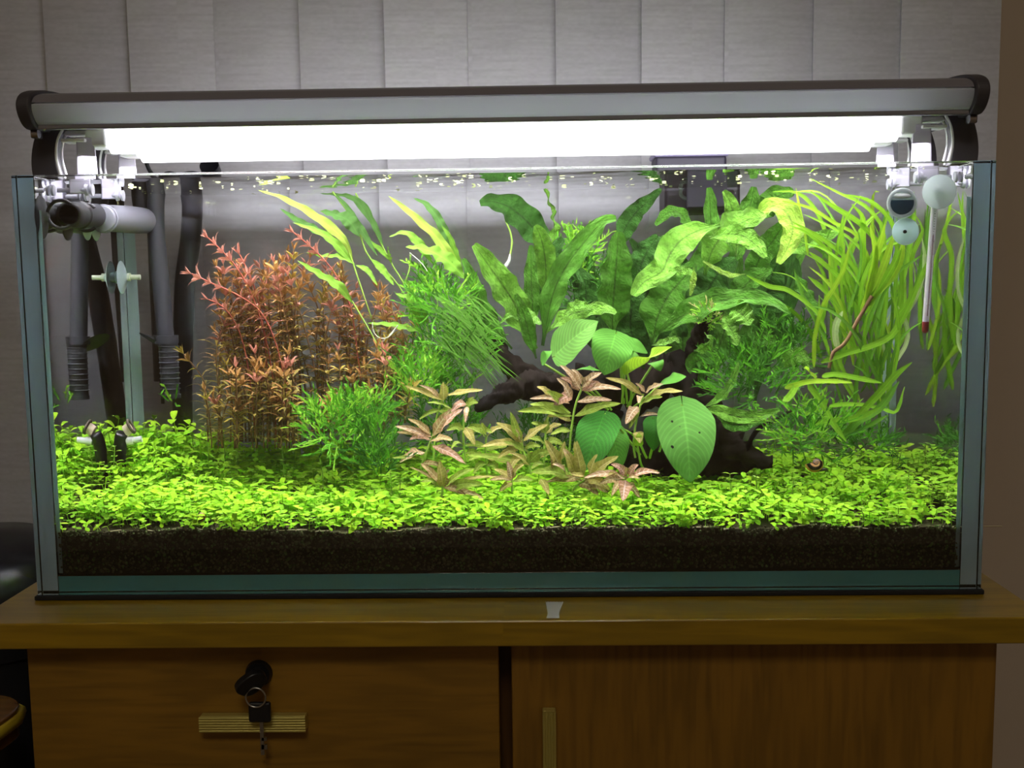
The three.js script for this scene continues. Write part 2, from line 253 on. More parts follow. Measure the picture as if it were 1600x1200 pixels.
// ---------------------------------------------------------------- soil
{
  const t = thing('aquarium_soil', 'dark brown granular soil sloping up towards the back of the aquarium', 'soil', [0, Y0, 0]); t.userData.kind = 'stuff';
  const nx = 150, nz = 40, x0 = -WX + 0.0006, x1 = -x0, z0 = WZ0 - 0.0006, z1 = WZ1 + 0.0006, pos = [], idx = [], yb = WY0 + 0.0006;
  for (let j = 0; j <= nz; j++) for (let i = 0; i <= nx; i++) { const x = lerp(x0, x1, i / nx), z = lerp(z0, z1, j / nz); pos.push(x, soilY(x, z), z); }
  for (let j = 0; j < nz; j++) for (let i = 0; i < nx; i++) { const a = j * (nx + 1) + i, b = a + nx + 1; idx.push(a, a + 1, b, a + 1, b + 1, b); }
  const base = pos.length / 3; for (let i = 0; i <= nx; i++) pos.push(lerp(x0, x1, i / nx), yb, z0); for (let i = 0; i < nx; i++) { const a = i, b = base + i; idx.push(a, b, a + 1, a + 1, b, b + 1); }
  for (const i of [0, nx]) { const k = pos.length / 3; for (let j = 0; j <= nz; j++) pos.push(lerp(x0, x1, i / nx), yb, lerp(z0, z1, j / nz)); for (let j = 0; j < nz; j++) { const a = j * (nx + 1) + i, b = k + j; i ? idx.push(a, b, a + nx + 1, a + nx + 1, b, b + 1) : idx.push(a, a + nx + 1, b, b, a + nx + 1, b + 1); } }
  const k = pos.length / 3; pos.push(x0, yb, z0, x1, yb, z0, x0, yb, z1, x1, yb, z1); idx.push(k, k + 2, k + 1, k + 1, k + 2, k + 3);
  const kb = pos.length / 3; for (let i = 0; i <= nx; i++) pos.push(lerp(x0, x1, i / nx), yb, z1); for (let i = 0; i < nx; i++) { const a = nz * (nx + 1) + i, b = kb + i; idx.push(a, a + 1, b, b, a + 1, b + 1); }
  const g = new THREE.BufferGeometry(); g.setAttribute('position', new THREE.Float32BufferAttribute(pos, 3)); g.setIndex(idx); g.computeVertexNormals();
  part(t, 'soil_bed', g, phys(0.05, 0.045, 0.022, 1, { specularIntensity: 0 }));
  const gr = new THREE.InstancedMesh(new THREE.IcosahedronGeometry(1, 1), phys(1, 1, 1, 1, { specularIntensity: 0.2 }), 15000); gr.name = 'soil_granules'; gr.userData.kind = 'stuff'; shadow(gr);
  const m = new THREE.Matrix4(), q = new THREE.Quaternion(), c = new THREE.Color();
  for (let i = 0; i < 15000; i++) {
    const front = i < 11000, x = rr(x0 + 0.001, x1 - 0.001), z = front ? z0 - rr(0.0002, 0.0012) : rr(z1 + 0.001, z0 - 0.001), y = front ? rr(yb + 0.001, soilY(x, z) + 0.0006) : soilY(x, z) + rr(-0.0004, 0.0006), s = rr(0.0006, 0.00125);
    q.setFromEuler(new THREE.Euler(rr(0, 6), rr(0, 6), rr(0, 6))); m.compose(V(x, y, front ? Math.min(z, z0 - s * 0.2) : z), q, V(s, s * rr(0.7, 1), s * rr(0.8, 1.1))); gr.setMatrixAt(i, m);
    const l = rr(0.5, 1.5), green = rnd() < 0.25 ? 1.5 : 1; c.setRGB(0.1 * l, 0.1 * l * green, 0.045 * l); gr.setColorAt(i, c);
  }
  t.add(gr);
}

// ---------------------------------------------------------------- lamp over the tank
{
  const t = thing('aquarium_lamp', 'long grey aluminium aquarium lamp with two glowing tubes standing on the rim', 'lamp', [0, Y0, 0]);
  const hoodLit = phys(0.86, 0.88, 0.92, 0.95, { transmission: 0.75 }), dark = phys(0.06, 0.055, 0.065, 0.5), white = std(0.85, 0.85, 0.87, 0.5), clear = phys(0.6, 0.6, 0.66, 0.3, { transmission: 0.35 });
  // hood: a curved profile (z forward, y up) drawn out along x
  const prof = [[-0.0235, 0.2975], [-0.0205, 0.2985], [-0.0165, 0.3015], [-0.0135, 0.3065], [-0.0135, 0.3105], [-0.0165, 0.3145], [-0.024, 0.3178], [-0.038, 0.3205], [-0.06, 0.3222], [-0.09, 0.3222], [-0.115, 0.3205], [-0.13, 0.3165]];
  const inner = [[-0.128, 0.3135], [-0.115, 0.3165], [-0.09, 0.3185], [-0.06, 0.3185], [-0.038, 0.3168], [-0.024, 0.314], [-0.0185, 0.311], [-0.0185, 0.306], [-0.0215, 0.302], [-0.0245, 0.2995]];
  const smooth = (pts) => new THREE.CatmullRomCurve3(pts.map(([z, y]) => V(z, y, 0)), false, 'centripetal').getPoints(48).map((p) => [p.x, p.y]);
  const L = 0.583, outer = smooth(prof), innerS = smooth(inner).reverse();   // both from the lip over the top to the back
  const shell = (from, to) => {
    const cut = (pts) => pts.filter((_, i) => i / (pts.length - 1) >= from && i / (pts.length - 1) <= to), s = new THREE.Shape();
    [...cut(outer), ...cut(innerS).reverse()].forEach(([z, y], i) => (i ? s.lineTo(z, y) : s.moveTo(z, y)));
    const g = new THREE.ExtrudeGeometry(s, { depth: L, bevelEnabled: false }), p = g.attributes.position;
    for (let i = 0; i < p.count; i++) { const a = p.getX(i), b = p.getY(i), c = p.getZ(i); p.setXYZ(i, -(c - L / 2), b, a); }
    g.computeVertexNormals(); return toCreasedNormals(g, 0.6);
  };
  part(t, 'front_panel', shell(0, 0.37), hoodLit, 'front of the hood, made pale and translucent to look lit');  // brightness of the front put into a pale, translucent material
  part(t, 'hood', shell(0.37, 1), phys(0.3, 0.29, 0.34, 0.4, { metalness: 0.3 }), 'top of the hood, its shade put into a dark grey');  // shaded band along the top put into a darker colour
  part(t, 'lip', rbx(L, 0.0035, 0.004, 0.001, 0, 0.2972, -0.0225), phys(0.3, 0.3, 0.34, 0.4, { metalness: 0.6 }));
  for (const s of [-1, 1]) {
    const ec = new THREE.Shape(); [...smooth(prof), [-0.137, 0.31], [-0.137, 0.3], [-0.13, 0.2965]].forEach(([z, y], i) => { const q = [lerp(-0.075, z, 1.04), lerp(0.308, y, 1.05)]; i ? ec.lineTo(...q) : ec.moveTo(...q); });
    const e = new THREE.ExtrudeGeometry(ec, { depth: 0.0055, bevelEnabled: true, bevelSize: 0.0012, bevelThickness: 0.0015, bevelSegments: 3 }), p = e.attributes.position;
    for (let i = 0; i < p.count; i++) { const a = p.getX(i), b = p.getY(i), c = p.getZ(i); p.setXYZ(i, -(c - 0.00275) + s * (L / 2 + 0.0035), b, a); }
    e.computeVertexNormals();
    const cap = part(t, 'end_cap', e, dark);
    part(cap, 'screw', cyl(0.0028, 0.0028, 0.004, 16).rotateZ(Math.PI / 2).translate(s * (L / 2 + 0.003), 0.2935, -0.025), std(0.6, 0.6, 0.65, 0.3, 1));
    part(cap, 'screw_tab', rbx(0.005, 0.007, 0.007, 0.001, s * (L / 2 + 0.0045), 0.2945, -0.029), dark);
  }
  const refl = part(t, 'reflector', merge([rbx(0.576, 0.0012, 0.076, 0.0004, 0, 0.2990, -0.0745), rbx(0.576, 0.006, 0.0012, 0.0004, 0, 0.2955, -0.0775)]), white);
  const glow = std(1, 1, 1, 0.4, 0, { emissive: LAMP_COLOR, emissiveIntensity: 5 });
  for (const z of [-0.05, -0.105]) {
    part(t, 'lamp_tube', cyl(0.0078, 0.0078, 0.512, 28).rotateZ(Math.PI / 2).translate(0, 0.2908, z), glow);
    for (const s of [-1, 1]) part(t, 'tube_socket', merge([rbx(0.014, 0.012, 0.018, 0.002, s * 0.2635, 0.2925, z), rbx(0.016, 0.003, 0.012, 0.001, s * 0.278, 0.2965, z)]), white);
  }
  // four legs: an arched outer arm on the rim, a bridge, an inner plate with a clamp screw
  for (const s of [-1, 1]) for (const z of [-0.043, -0.112]) {
    const sh = new THREE.Shape(); sh.moveTo(0.3035, H + 0.0012); sh.bezierCurveTo(0.3058, 0.276, 0.3035, 0.29, 0.2985, 0.2985); sh.lineTo(0.2836, 0.2985); sh.bezierCurveTo(0.2896, 0.292, 0.2912, 0.276, 0.2862, H + 0.0012); sh.lineTo(0.3035, H + 0.0012);
    const g = new THREE.ExtrudeGeometry(sh, { depth: 0.010, bevelEnabled: true, bevelSize: 0.0004, bevelThickness: 0.0004, bevelSegments: 1, curveSegments: 14 });
    if (s < 0) mirrorX(g);
    g.translate(0, 0, z - 0.005);
    const leg = part(t, 'leg', g, dark);
    const rim = new THREE.CatmullRomCurve3([V(s * 0.2834, 0.2983, 0), V(s * 0.2875, 0.291, 0), V(s * 0.2888, 0.281, 0), V(s * 0.2872, 0.272, 0), V(s * 0.2858, H + 0.0015, 0)]);
    part(leg, 'lit_edge_bead', merge([0.0042, -0.0042].map((dz) => new THREE.TubeGeometry(rim, 20, 0.0011, 8).translate(0, 0, z + dz))), white, 'edge of the leg, lamp light put into its white');  // lamplit inner edge put into white, unlit arm into dark
    part(leg, 'bridge', rbx(0.0155, 0.0022, 0.012, 0.0006, s * 0.2765, 0.2908, z), white);
    const plate = new THREE.Shape(); plate.moveTo(-0.0052, 0.2925); plate.lineTo(0.0046, 0.2925); plate.lineTo(0.0052, 0.285); plate.lineTo(0.0062, 0.2565); plate.lineTo(-0.0062, 0.2565); plate.lineTo(-0.0052, 0.285);
    part(leg, 'clamp_plate', new THREE.ExtrudeGeometry(plate, { depth: 0.003, bevelEnabled: true, bevelSize: 0.0005, bevelThickness: 0.0005, bevelSegments: 1 }).rotateY(s * -0.35).translate(s * 0.2705, 0, z), std(0.5, 0.47, 0.57, 0.5));
    part(leg, 'clamp_screw', merge([cyl(0.0014, 0.0014, 0.02, 12).rotateZ(Math.PI / 2).translate(s * 0.2745, 0.2582, z + 0.002), cyl(0.0034, 0.0034, 0.0016, 20).rotateZ(Math.PI / 2).translate(s * 0.2872, 0.2582, z + 0.002), cyl(0.0038, 0.0034, 0.0018, 20).rotateZ(Math.PI / 2).translate(s * 0.2655, 0.2582, z + 0.002), cyl(0.0034, 0.0038, 0.0015, 20).rotateZ(Math.PI / 2).translate(s * 0.2622, 0.2582, z + 0.002)]), clear);
  }
  part(t, 'cable', tube([V(-0.262, 0.30, -0.125), V(-0.272, 0.287, -0.155), V(-0.279, 0.281, -0.19), V(-0.281, 0.277, -0.222), V(-0.281, 0.262, -0.238), V(-0.281, 0.1, -0.25)], 0.0016, 50, 8), blackMatt);
}

// ---------------------------------------------------------------- leaf materials
const leafTex = {
  fern: tex(64, 256, (u, v) => { const s = Math.abs(u - 0.5) * 2, rib = Math.sin(v * 110 - s * 5), k = 0.86 + 0.035 * rib * sstep(s, 0.1, 0.5) * (1 - sstep(s, 0.85, 1)) + 0.3 * (fbm(u * 7, v * 30) - 0.5) + 0.25 * (vnoise(u * 2.5 + 7, v * 6) - 0.5) - 0.22 * (1 - sstep(s, 0.02, 0.09)) - (vnoise(u * 22 + 3, v * 80) > 0.93 ? 0.25 : 0); return [225 * k, 245 * k, 190 * k]; }),
  oval: tex(128, 256, (u, v) => { const s = Math.abs(u - 0.5) * 2, vein = Math.sin((v * 1.3 - s * s * 0.25 - s * 0.18) * 60), k = 0.88 + 0.09 * sstep(vein, 0.3, 1) - 0.04 * sstep(-vein, 0.4, 1) + 0.12 * (1 - sstep(s, 0.01, 0.06)) + 0.08 * (fbm(u * 6, v * 12) - 0.5); return [232 * k, 246 * k, 210 * k]; }),
  ovalSpotted: tex(128, 256, (u, v) => { const s = Math.abs(u - 0.5) * 2, vein = Math.sin((v * 1.3 - s * s * 0.25 - s * 0.18) * 60); let k = 0.88 + 0.09 * sstep(vein, 0.3, 1) + 0.12 * (1 - sstep(s, 0.01, 0.06)) + 0.08 * (fbm(u * 6, v * 12) - 0.5); for (const [a, b, r] of [[0.73, 0.27, 0.022], [0.28, 0.42, 0.018], [0.8, 0.58, 0.026], [0.6, 0.33, 0.01]]) if (Math.hypot(u - a, (v - b) * 1.5) < r) k *= 0.12; return [232 * k, 246 * k, 210 * k]; }),
  veined: tex(96, 256, (u, v) => { const s = Math.abs(u - 0.5) * 2, side = Math.abs(((v * 8 - s * 0.9 + 0.5 * vnoise(v * 6, u * 3)) % 1 + 1) % 1 - 0.5) * 2, w = Math.max(1 - sstep(s, 0.04, 0.18), 0.8 * (1 - sstep(1 - side, 0.08, 0.34)) * (1 - sstep(s, 0.55, 0.95))) * (0.85 + 0.5 * (fbm(u * 5, v * 9) - 0.5)), k = 0.9 + 0.3 * (fbm(u * 8 + 3, v * 16) - 0.5); return [lerp(208 * k, 255, w), lerp(172 * k, 242, w), lerp(136 * k, 230, w)]; }),
  veinedGreen: tex(96, 256, (u, v) => { const s = Math.abs(u - 0.5) * 2, side = Math.abs(((v * 9 - s * 0.9) % 1 + 1) % 1 - 0.5) * 2, w = Math.max(1 - sstep(s, 0.03, 0.13), (1 - sstep(1 - side, 0.08, 0.3)) * (1 - sstep(s, 0.5, 0.9)) * 0.45) * 0.7, k = 0.9 + 0.3 * (fbm(u * 8 + 3, v * 16) - 0.5); return [lerp(190 * k, 244, w), lerp(186 * k, 238, w), lerp(104 * k, 190, w)]; }),
  strap: tex(32, 256, (u, v) => { const s = Math.abs(u - 0.5) * 2, k = 0.9 + 0.1 * (1 - sstep(s, 0.05, 0.2)) + 0.1 * (fbm(u * 4, v * 30) - 0.5); return [235 * k, 245 * k, 200 * k]; }),
};
const dimple = tex(64, 256, (u, v) => 255 * clamp(0.5 + 0.9 * (vnoise(u * 9, v * 34) - 0.5) + 0.7 * (vnoise(u * 21 + 5, v * 80) - 0.5), 0, 1), false);
const leafMat = (map, r, g, b, through = 0.35, more = {}) => phys(r, g, b, 0.95, { map: leafTex[map] ?? null, transmission: through, specularIntensity: 0.3, ...(map === 'fern' ? { bumpMap: dimple, bumpScale: 0.0006 } : {}), ...more });
const G = {  // base colours, linear
  fernLit: leafMat('fern', 0.27, 0.52, 0.09), fernMid: leafMat('fern', 0.16, 0.38, 0.06), fernShaded: leafMat('fern', 0.08, 0.22, 0.05), fernYellow: leafMat('fern', 0.42, 0.6, 0.1),  // light and shade on the fern blades put into these tones
  anubiasPale: leafMat('oval', 0.3, 0.6, 0.16, 0.25), anubiasMid: leafMat('oval', 0.18, 0.46, 0.08, 0.25), anubiasDeep: leafMat('oval', 0.075, 0.29, 0.05, 0.2), anubiasBig: leafMat('ovalSpotted', 0.18, 0.42, 0.1, 0.2), anubiasYellow: leafMat('oval', 0.5, 0.72, 0.06, 0.35),
  pink: leafMat('veined', 1, 0.97, 0.86, 0.25), pinker: leafMat('veined', 1.03, 0.86, 0.86, 0.25), brown: leafMat('veined', 0.66, 0.68, 0.42, 0.2), tan: leafMat('veinedGreen', 1, 0.9, 0.8, 0.25), green: leafMat('veinedGreen', 0.66, 0.92, 0.4, 0.3),
  strap: leafMat('strap', 0.36, 0.68, 0.05, 0.4), strapYellow: leafMat('strap', 0.52, 0.78, 0.06, 0.4), strapDark: leafMat('strap', 0.2, 0.45, 0.05, 0.35), strapPale: leafMat('strap', 0.78, 0.9, 0.6, 0.3),
  weed: leafMat('strap', 0.34, 0.64, 0.1, 0.4), weedYellow: leafMat('strap', 0.58, 0.76, 0.16, 0.45), weedDark: leafMat('strap', 0.14, 0.3, 0.1, 0.3),
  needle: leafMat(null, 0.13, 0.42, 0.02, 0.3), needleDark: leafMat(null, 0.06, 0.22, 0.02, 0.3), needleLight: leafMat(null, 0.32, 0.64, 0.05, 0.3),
  carpet: leafMat(null, 1, 1, 1, 0.35), red: leafMat(null, 0.5, 0.2, 0.14, 0.35), orange: leafMat(null, 0.4, 0.21, 0.06, 0.35), olive: leafMat(null, 0.24, 0.2, 0.04, 0.3), gold: leafMat(null, 0.46, 0.35, 0.06, 0.35),
  stemRed: std(0.42, 0.1, 0.06, 0.7), stemBrown: std(0.22, 0.12, 0.05, 0.8), stemGreen: std(0.3, 0.5, 0.06, 0.7), stemPale: std(0.6, 0.55, 0.4, 0.7),
};
const woodMap = tex(128, 128, (u, v) => { const k = 0.5 + 0.9 * (fbm(u * 5, v * 14, 5) - 0.3); return [92 * k, 82 * k, 72 * k]; });
const woodMat = phys(0.24, 0.21, 0.19, 0.95, { map: woodMap, bumpMap: woodMap, bumpScale: 0.002, specularIntensity: 0.3 });
// spine points in the water from rows of pixels: [x, y, x, y, ...], depth from z0 at the base to z1 at the tip
const spine = (xy, z0, z1 = z0) => { const n = xy.length / 2; return [...Array(n)].map((_, i) => { const p = P(xy[2 * i], xy[2 * i + 1], clamp(lerp(z0, z1, i / (n - 1)), -0.202, -0.014)); p.x = clamp(p.x, -0.2835, 0.2835); p.y = Math.min(p.y, 0.2615); return p; }); };
// a thing whose base is at v, its parts given in coordinates of the tank
function plant(name, label, category, v, group) { const t = thing(name, label, category, [v.x, Y0 + v.y, v.z], group); t.userData._o = v; return t; }
const local = (t, g) => g.translate(-t.userData._o.x, -t.userData._o.y, -t.userData._o.z);

// ---------------------------------------------------------------- driftwood
{
  const o = P(900, 640, -0.13), t = plant('driftwood', 'dark branching driftwood root lying among the ferns in the middle', 'driftwood', o);
  const W = (xy, z0, z1, rad, lump = 0.85, n = 56, m = 22) => part(t, 'branch', local(t, taper(spine(xy, z0, z1), rad.map((r) => r * px2m(-0.12)), n, m, lump, xy[0] * 0.13)), woodMat);
  W([738, 468, 752, 500, 772, 535, 800, 572, 850, 606, 910, 640, 965, 665], -0.15, -0.125, [6, 11, 14, 20, 27, 32, 30]);
  W([744, 637, 775, 622, 812, 606, 862, 606, 910, 620], -0.085, -0.12, [7, 14, 20, 25, 25]);
  W([868, 632, 940, 606, 1010, 600, 1068, 590, 1100, 600], -0.13, -0.14, [26, 40, 42, 36, 26]);
  W([1052, 552, 1080, 610, 1112, 660, 1160, 708, 1204, 726], -0.13, -0.085, [12, 24, 26, 22, 6]);
  W([1166, 704, 1182, 672, 1214, 654, 1246, 636], -0.09, -0.08, [4, 4, 3, 1.5], 0.6, 20, 8);
  W([1108, 492, 1094, 520, 1080, 566, 1090, 600], -0.12, -0.14, [9, 12, 15, 20]);
  W([930, 690, 1020, 712, 1110, 716, 1206, 722], -0.14, -0.1, [30, 34, 26, 8]);
}

// ---------------------------------------------------------------- java-type fern: long puckered blades, each a part
function blade(t, mat, width, z0, z1, xy, o = {}) {
  const g = leafGeo(spine(xy, z0, z1), width * px2m((z0 + z1) / 2), { n: 34, m: 8, fold: rr(0.05, 0.35), wave: 0.3, waves: 4.2, pucker: 0.03, puckers: 11, facing: V(rr(-0.4, 0.4), rr(0.2, 0.7), 1), ...o });
  return part(t, o.name ?? 'leaf', local(t, g), mat);
}
{
  const f1 = plant('broad_fern', 'fern with long upright green blades rising from the middle of the driftwood', 'fern', P(848, 545, -0.135));
  blade(f1, G.fernMid, 38, -0.125, -0.1, [848, 540, 856, 495, 868, 448, 892, 405, 920, 370, 944, 345, 963, 342], { prof: PROF.blade });
  blade(f1, G.fernLit, 46, -0.135, -0.1, [838, 545, 818, 503, 800, 468, 780, 438, 760, 410, 741, 382]);
  blade(f1, G.fernMid, 30, -0.14, -0.12, [800, 545, 768, 505, 752, 475, 737, 436, 724, 404]);
  blade(f1, G.fernShaded, 44, -0.17, -0.16, [862, 400, 842, 368, 820, 343, 792, 322, 766, 315, 750, 318]);
  blade(f1, G.fernMid, 24, -0.13, -0.12, [836, 520, 832, 475, 830, 430, 830, 383]);
  blade(f1, G.fernLit, 34, -0.15, -0.12, [852, 470, 853, 425, 850, 392, 843, 366, 836, 352]);
  blade(f1, G.fernLit, 19, -0.16, -0.155, [866, 400, 866, 364, 864, 340, 858, 316, 851, 294], { wave: 0.5, twist: 2.2 });
  blade(f1, G.fernLit, 28, -0.12, -0.085, [852, 522, 868, 506, 890, 492, 916, 485, 944, 482, 962, 490]);
  blade(f1, G.fernLit, 16, -0.12, -0.1, [814, 476, 826, 490, 836, 500, 845, 507]);
  blade(f1, G.fernLit, 9, -0.11, -0.1, [818, 505, 806, 495, 796, 493, 782, 505], { fold: 0.5 });
  blade(f1, G.fernShaded, 40, -0.17, -0.15, [850, 480, 852, 440, 862, 400, 880, 372]);
  blade(f1, G.fernMid, 22, -0.11, -0.1, [838, 560, 826, 520, 818, 490, 806, 460]);
  blade(f1, G.fernLit, 16, -0.1, -0.095, [882, 490, 896, 478, 912, 477, 924, 483]);
  part(f1, 'shoot', local(f1, tube(spine([790, 345, 797, 362, 800, 378, 797, 400], -0.165, -0.16), 0.0007, 16, 6)), G.stemGreen); part(f1, 'root_tip', local(f1, taper(spine([797, 397, 795, 408, 790, 416, 787, 424], -0.16), [0.0006, 0.0012, 0.0014, 0.0008], 12, 8)), std(0.75, 0.78, 0.7, 0.7), 'white root tip');
  const f2 = plant('broad_fern', 'fern with dark broad blades standing behind the round pale leaves', 'fern', P(960, 545, -0.15));
  blade(f2, G.fernMid, 52, -0.14, -0.12, [956, 530, 957, 486, 960, 446, 963, 408, 966, 362]);
  blade(f2, G.fernShaded, 30, -0.15, -0.13, [972, 500, 980, 460, 982, 425, 974, 392]);
  blade(f2, G.fernShaded, 34, -0.18, -0.17, [968, 390, 976, 358, 992, 334, 1004, 322, 1034, 293], { prof: PROF.lance });
  blade(f2, G.fernShaded, 40, -0.17, -0.16, [990, 460, 998, 425, 1010, 395, 1028, 368]);
  blade(f2, G.fernShaded, 44, -0.16, -0.15, [1000, 560, 985, 510, 990, 465, 1000, 430]);
  blade(f2, G.fernMid, 20, -0.17, -0.16, [1078, 366, 1072, 346, 1056, 331, 1040, 335, 1024, 352]);
  blade(f2, G.fernShaded, 46, -0.165, -0.15, [905, 545, 912, 490, 915, 450, 905, 420]);
  const f3 = plant('broad_fern', 'large fern with bright arching puckered blades on the right part of the driftwood', 'fern', P(1090, 540, -0.14));
  blade(f3, G.fernLit, 46, -0.13, -0.085, [1126, 352, 1092, 360, 1063, 376, 1044, 402, 1034, 424, 1006, 441, 989, 462]);
  blade(f3, G.fernMid, 34, -0.165, -0.155, [1098, 470, 1102, 400, 1110, 350, 1109, 318, 1107, 293], { pucker: 0.04 });
  blade(f3, G.fernLit, 28, -0.15, -0.14, [1150, 400, 1148, 350, 1140, 315, 1130, 298]);
  blade(f3, G.fernMid, 38, -0.165, -0.155, [1145, 420, 1158, 360, 1172, 320, 1178, 292]);
  blade(f3, G.fernLit, 50, -0.14, -0.1, [1100, 430, 1116, 385, 1142, 358, 1168, 344, 1196, 340], { pucker: 0.04 });
  blade(f3, G.fernYellow, 36, -0.13, -0.085, [1178, 352, 1188, 332, 1206, 322, 1226, 330, 1238, 354, 1232, 382, 1216, 412], { pucker: 0.03 });
  blade(f3, G.fernMid, 40, -0.14, -0.12, [1170, 450, 1186, 405, 1208, 375, 1228, 345]);
  blade(f3, G.fernLit, 30, -0.12, -0.09, [1108, 372, 1132, 366, 1158, 368, 1180, 382, 1196, 402], { pucker: 0.04 });
  blade(f3, G.fernMid, 36, -0.165, -0.16, [1180, 350, 1198, 322, 1216, 306, 1240, 300]);
  blade(f3, G.fernLit, 28, -0.13, -0.11, [1214, 396, 1248, 386, 1276, 374, 1310, 364], { pucker: 0.03 });
  blade(f3, G.fernMid, 44, -0.115, -0.085, [1030, 520, 1070, 492, 1118, 472, 1168, 466, 1206, 472, 1233, 490], { prof: PROF.lance });
  blade(f3, G.fernMid, 60, -0.14, -0.13, [1020, 540, 1026, 500, 1044, 462, 1070, 432, 1086, 412]);
  blade(f3, G.fernShaded, 56, -0.15, -0.14, [1090, 520, 1100, 470, 1120, 430, 1150, 405]);
  blade(f3, G.fernMid, 24, -0.125, -0.11, [1240, 420, 1252, 452, 1266, 474, 1284, 500]);
  blade(f3, G.fernLit, 14, -0.1, -0.095, [1036, 432, 1056, 424, 1074, 424, 1088, 430]);
  blade(f3, G.fernMid, 40, -0.13, -0.11, [1140, 500, 1150, 470, 1170, 440, 1206, 420]);
  blade(f3, G.fernLit, 34, -0.1, -0.085, [1138, 480, 1152, 486, 1164, 496, 1172, 508]);
  blade(f3, G.fernLit, 22, -0.1, -0.085, [1132, 486, 1136, 505, 1146, 522, 1150, 540]);
  blade(f3, G.fernYellow, 10, -0.08, -0.075, [1084, 418, 1082, 442, 1078, 462], { fold: 0.4 });
  blade(f3, G.fernYellow, 9, -0.08, -0.07, [1164, 428, 1142, 430, 1126, 424, 1098, 408]);
  blade(f3, G.fernShaded, 50, -0.16, -0.15, [1200, 520, 1196, 470, 1206, 430, 1220, 400]);
  blade(f3, G.fernShaded, 50, -0.17, -0.16, [1060, 500, 1064, 450, 1050, 410, 1040, 385]);
  rnd = mulberry(77);
  const f4 = plant('broad_fern', 'dense fern behind the driftwood, its shade put into dark leaf colours', 'fern', P(1060, 560, -0.185));
  for (let k = 0; k < 34; k++) { const x = rr(880, 1270), y = rr(395, 520), bx0 = lerp(x, 1075, rr(0.3, 0.7)), by = rr(545, 640); blade(f4, rnd() < 0.7 ? G.fernShaded : G.fernMid, rr(26, 48), rr(-0.19, -0.165), rr(-0.195, -0.16), [bx0, by, lerp(bx0, x, 0.4) + rr(-8, 8), lerp(by, y, 0.45), x, y, x + rr(-20, 20), y - rr(10, 34)], { n: 16, m: 4 }); }
  const f5 = plant('broad_fern', 'small fern with twisted narrow blades hugging the right end of the driftwood', 'fern', P(1110, 640, -0.09));
  blade(f5, G.fernLit, 15, -0.09, -0.075, [1096, 638, 1126, 620, 1142, 600, 1154, 566]);
  blade(f5, G.fernLit, 22, -0.08, -0.065, [1088, 641, 1120, 641, 1148, 650, 1176, 652, 1218, 640]);
  blade(f5, G.fernMid, 24, -0.08, -0.075, [1120, 650, 1140, 662, 1156, 664, 1190, 658], { fold: 0.5 });
  blade(f5, G.fernLit, 18, -0.1, -0.09, [1084, 548, 1096, 545, 1108, 533, 1100, 520], { twist: 1.5 });
  blade(f5, G.fernMid, 34, -0.12, -0.11, [1140, 560, 1160, 545, 1190, 530, 1212, 534]);
  blade(f5, G.fernLit, 26, -0.1, -0.09, [1216, 578, 1234, 560, 1250, 556, 1262, 574]);
  blade(f5, G.fernMid, 30, -0.12, -0.11, [1100, 600, 1090, 580, 1086, 566, 1110, 560]);
  blade(f5, G.fernLit, 12, -0.09, -0.085, [1018, 540, 1040, 534, 1056, 530, 1060, 536]);
}

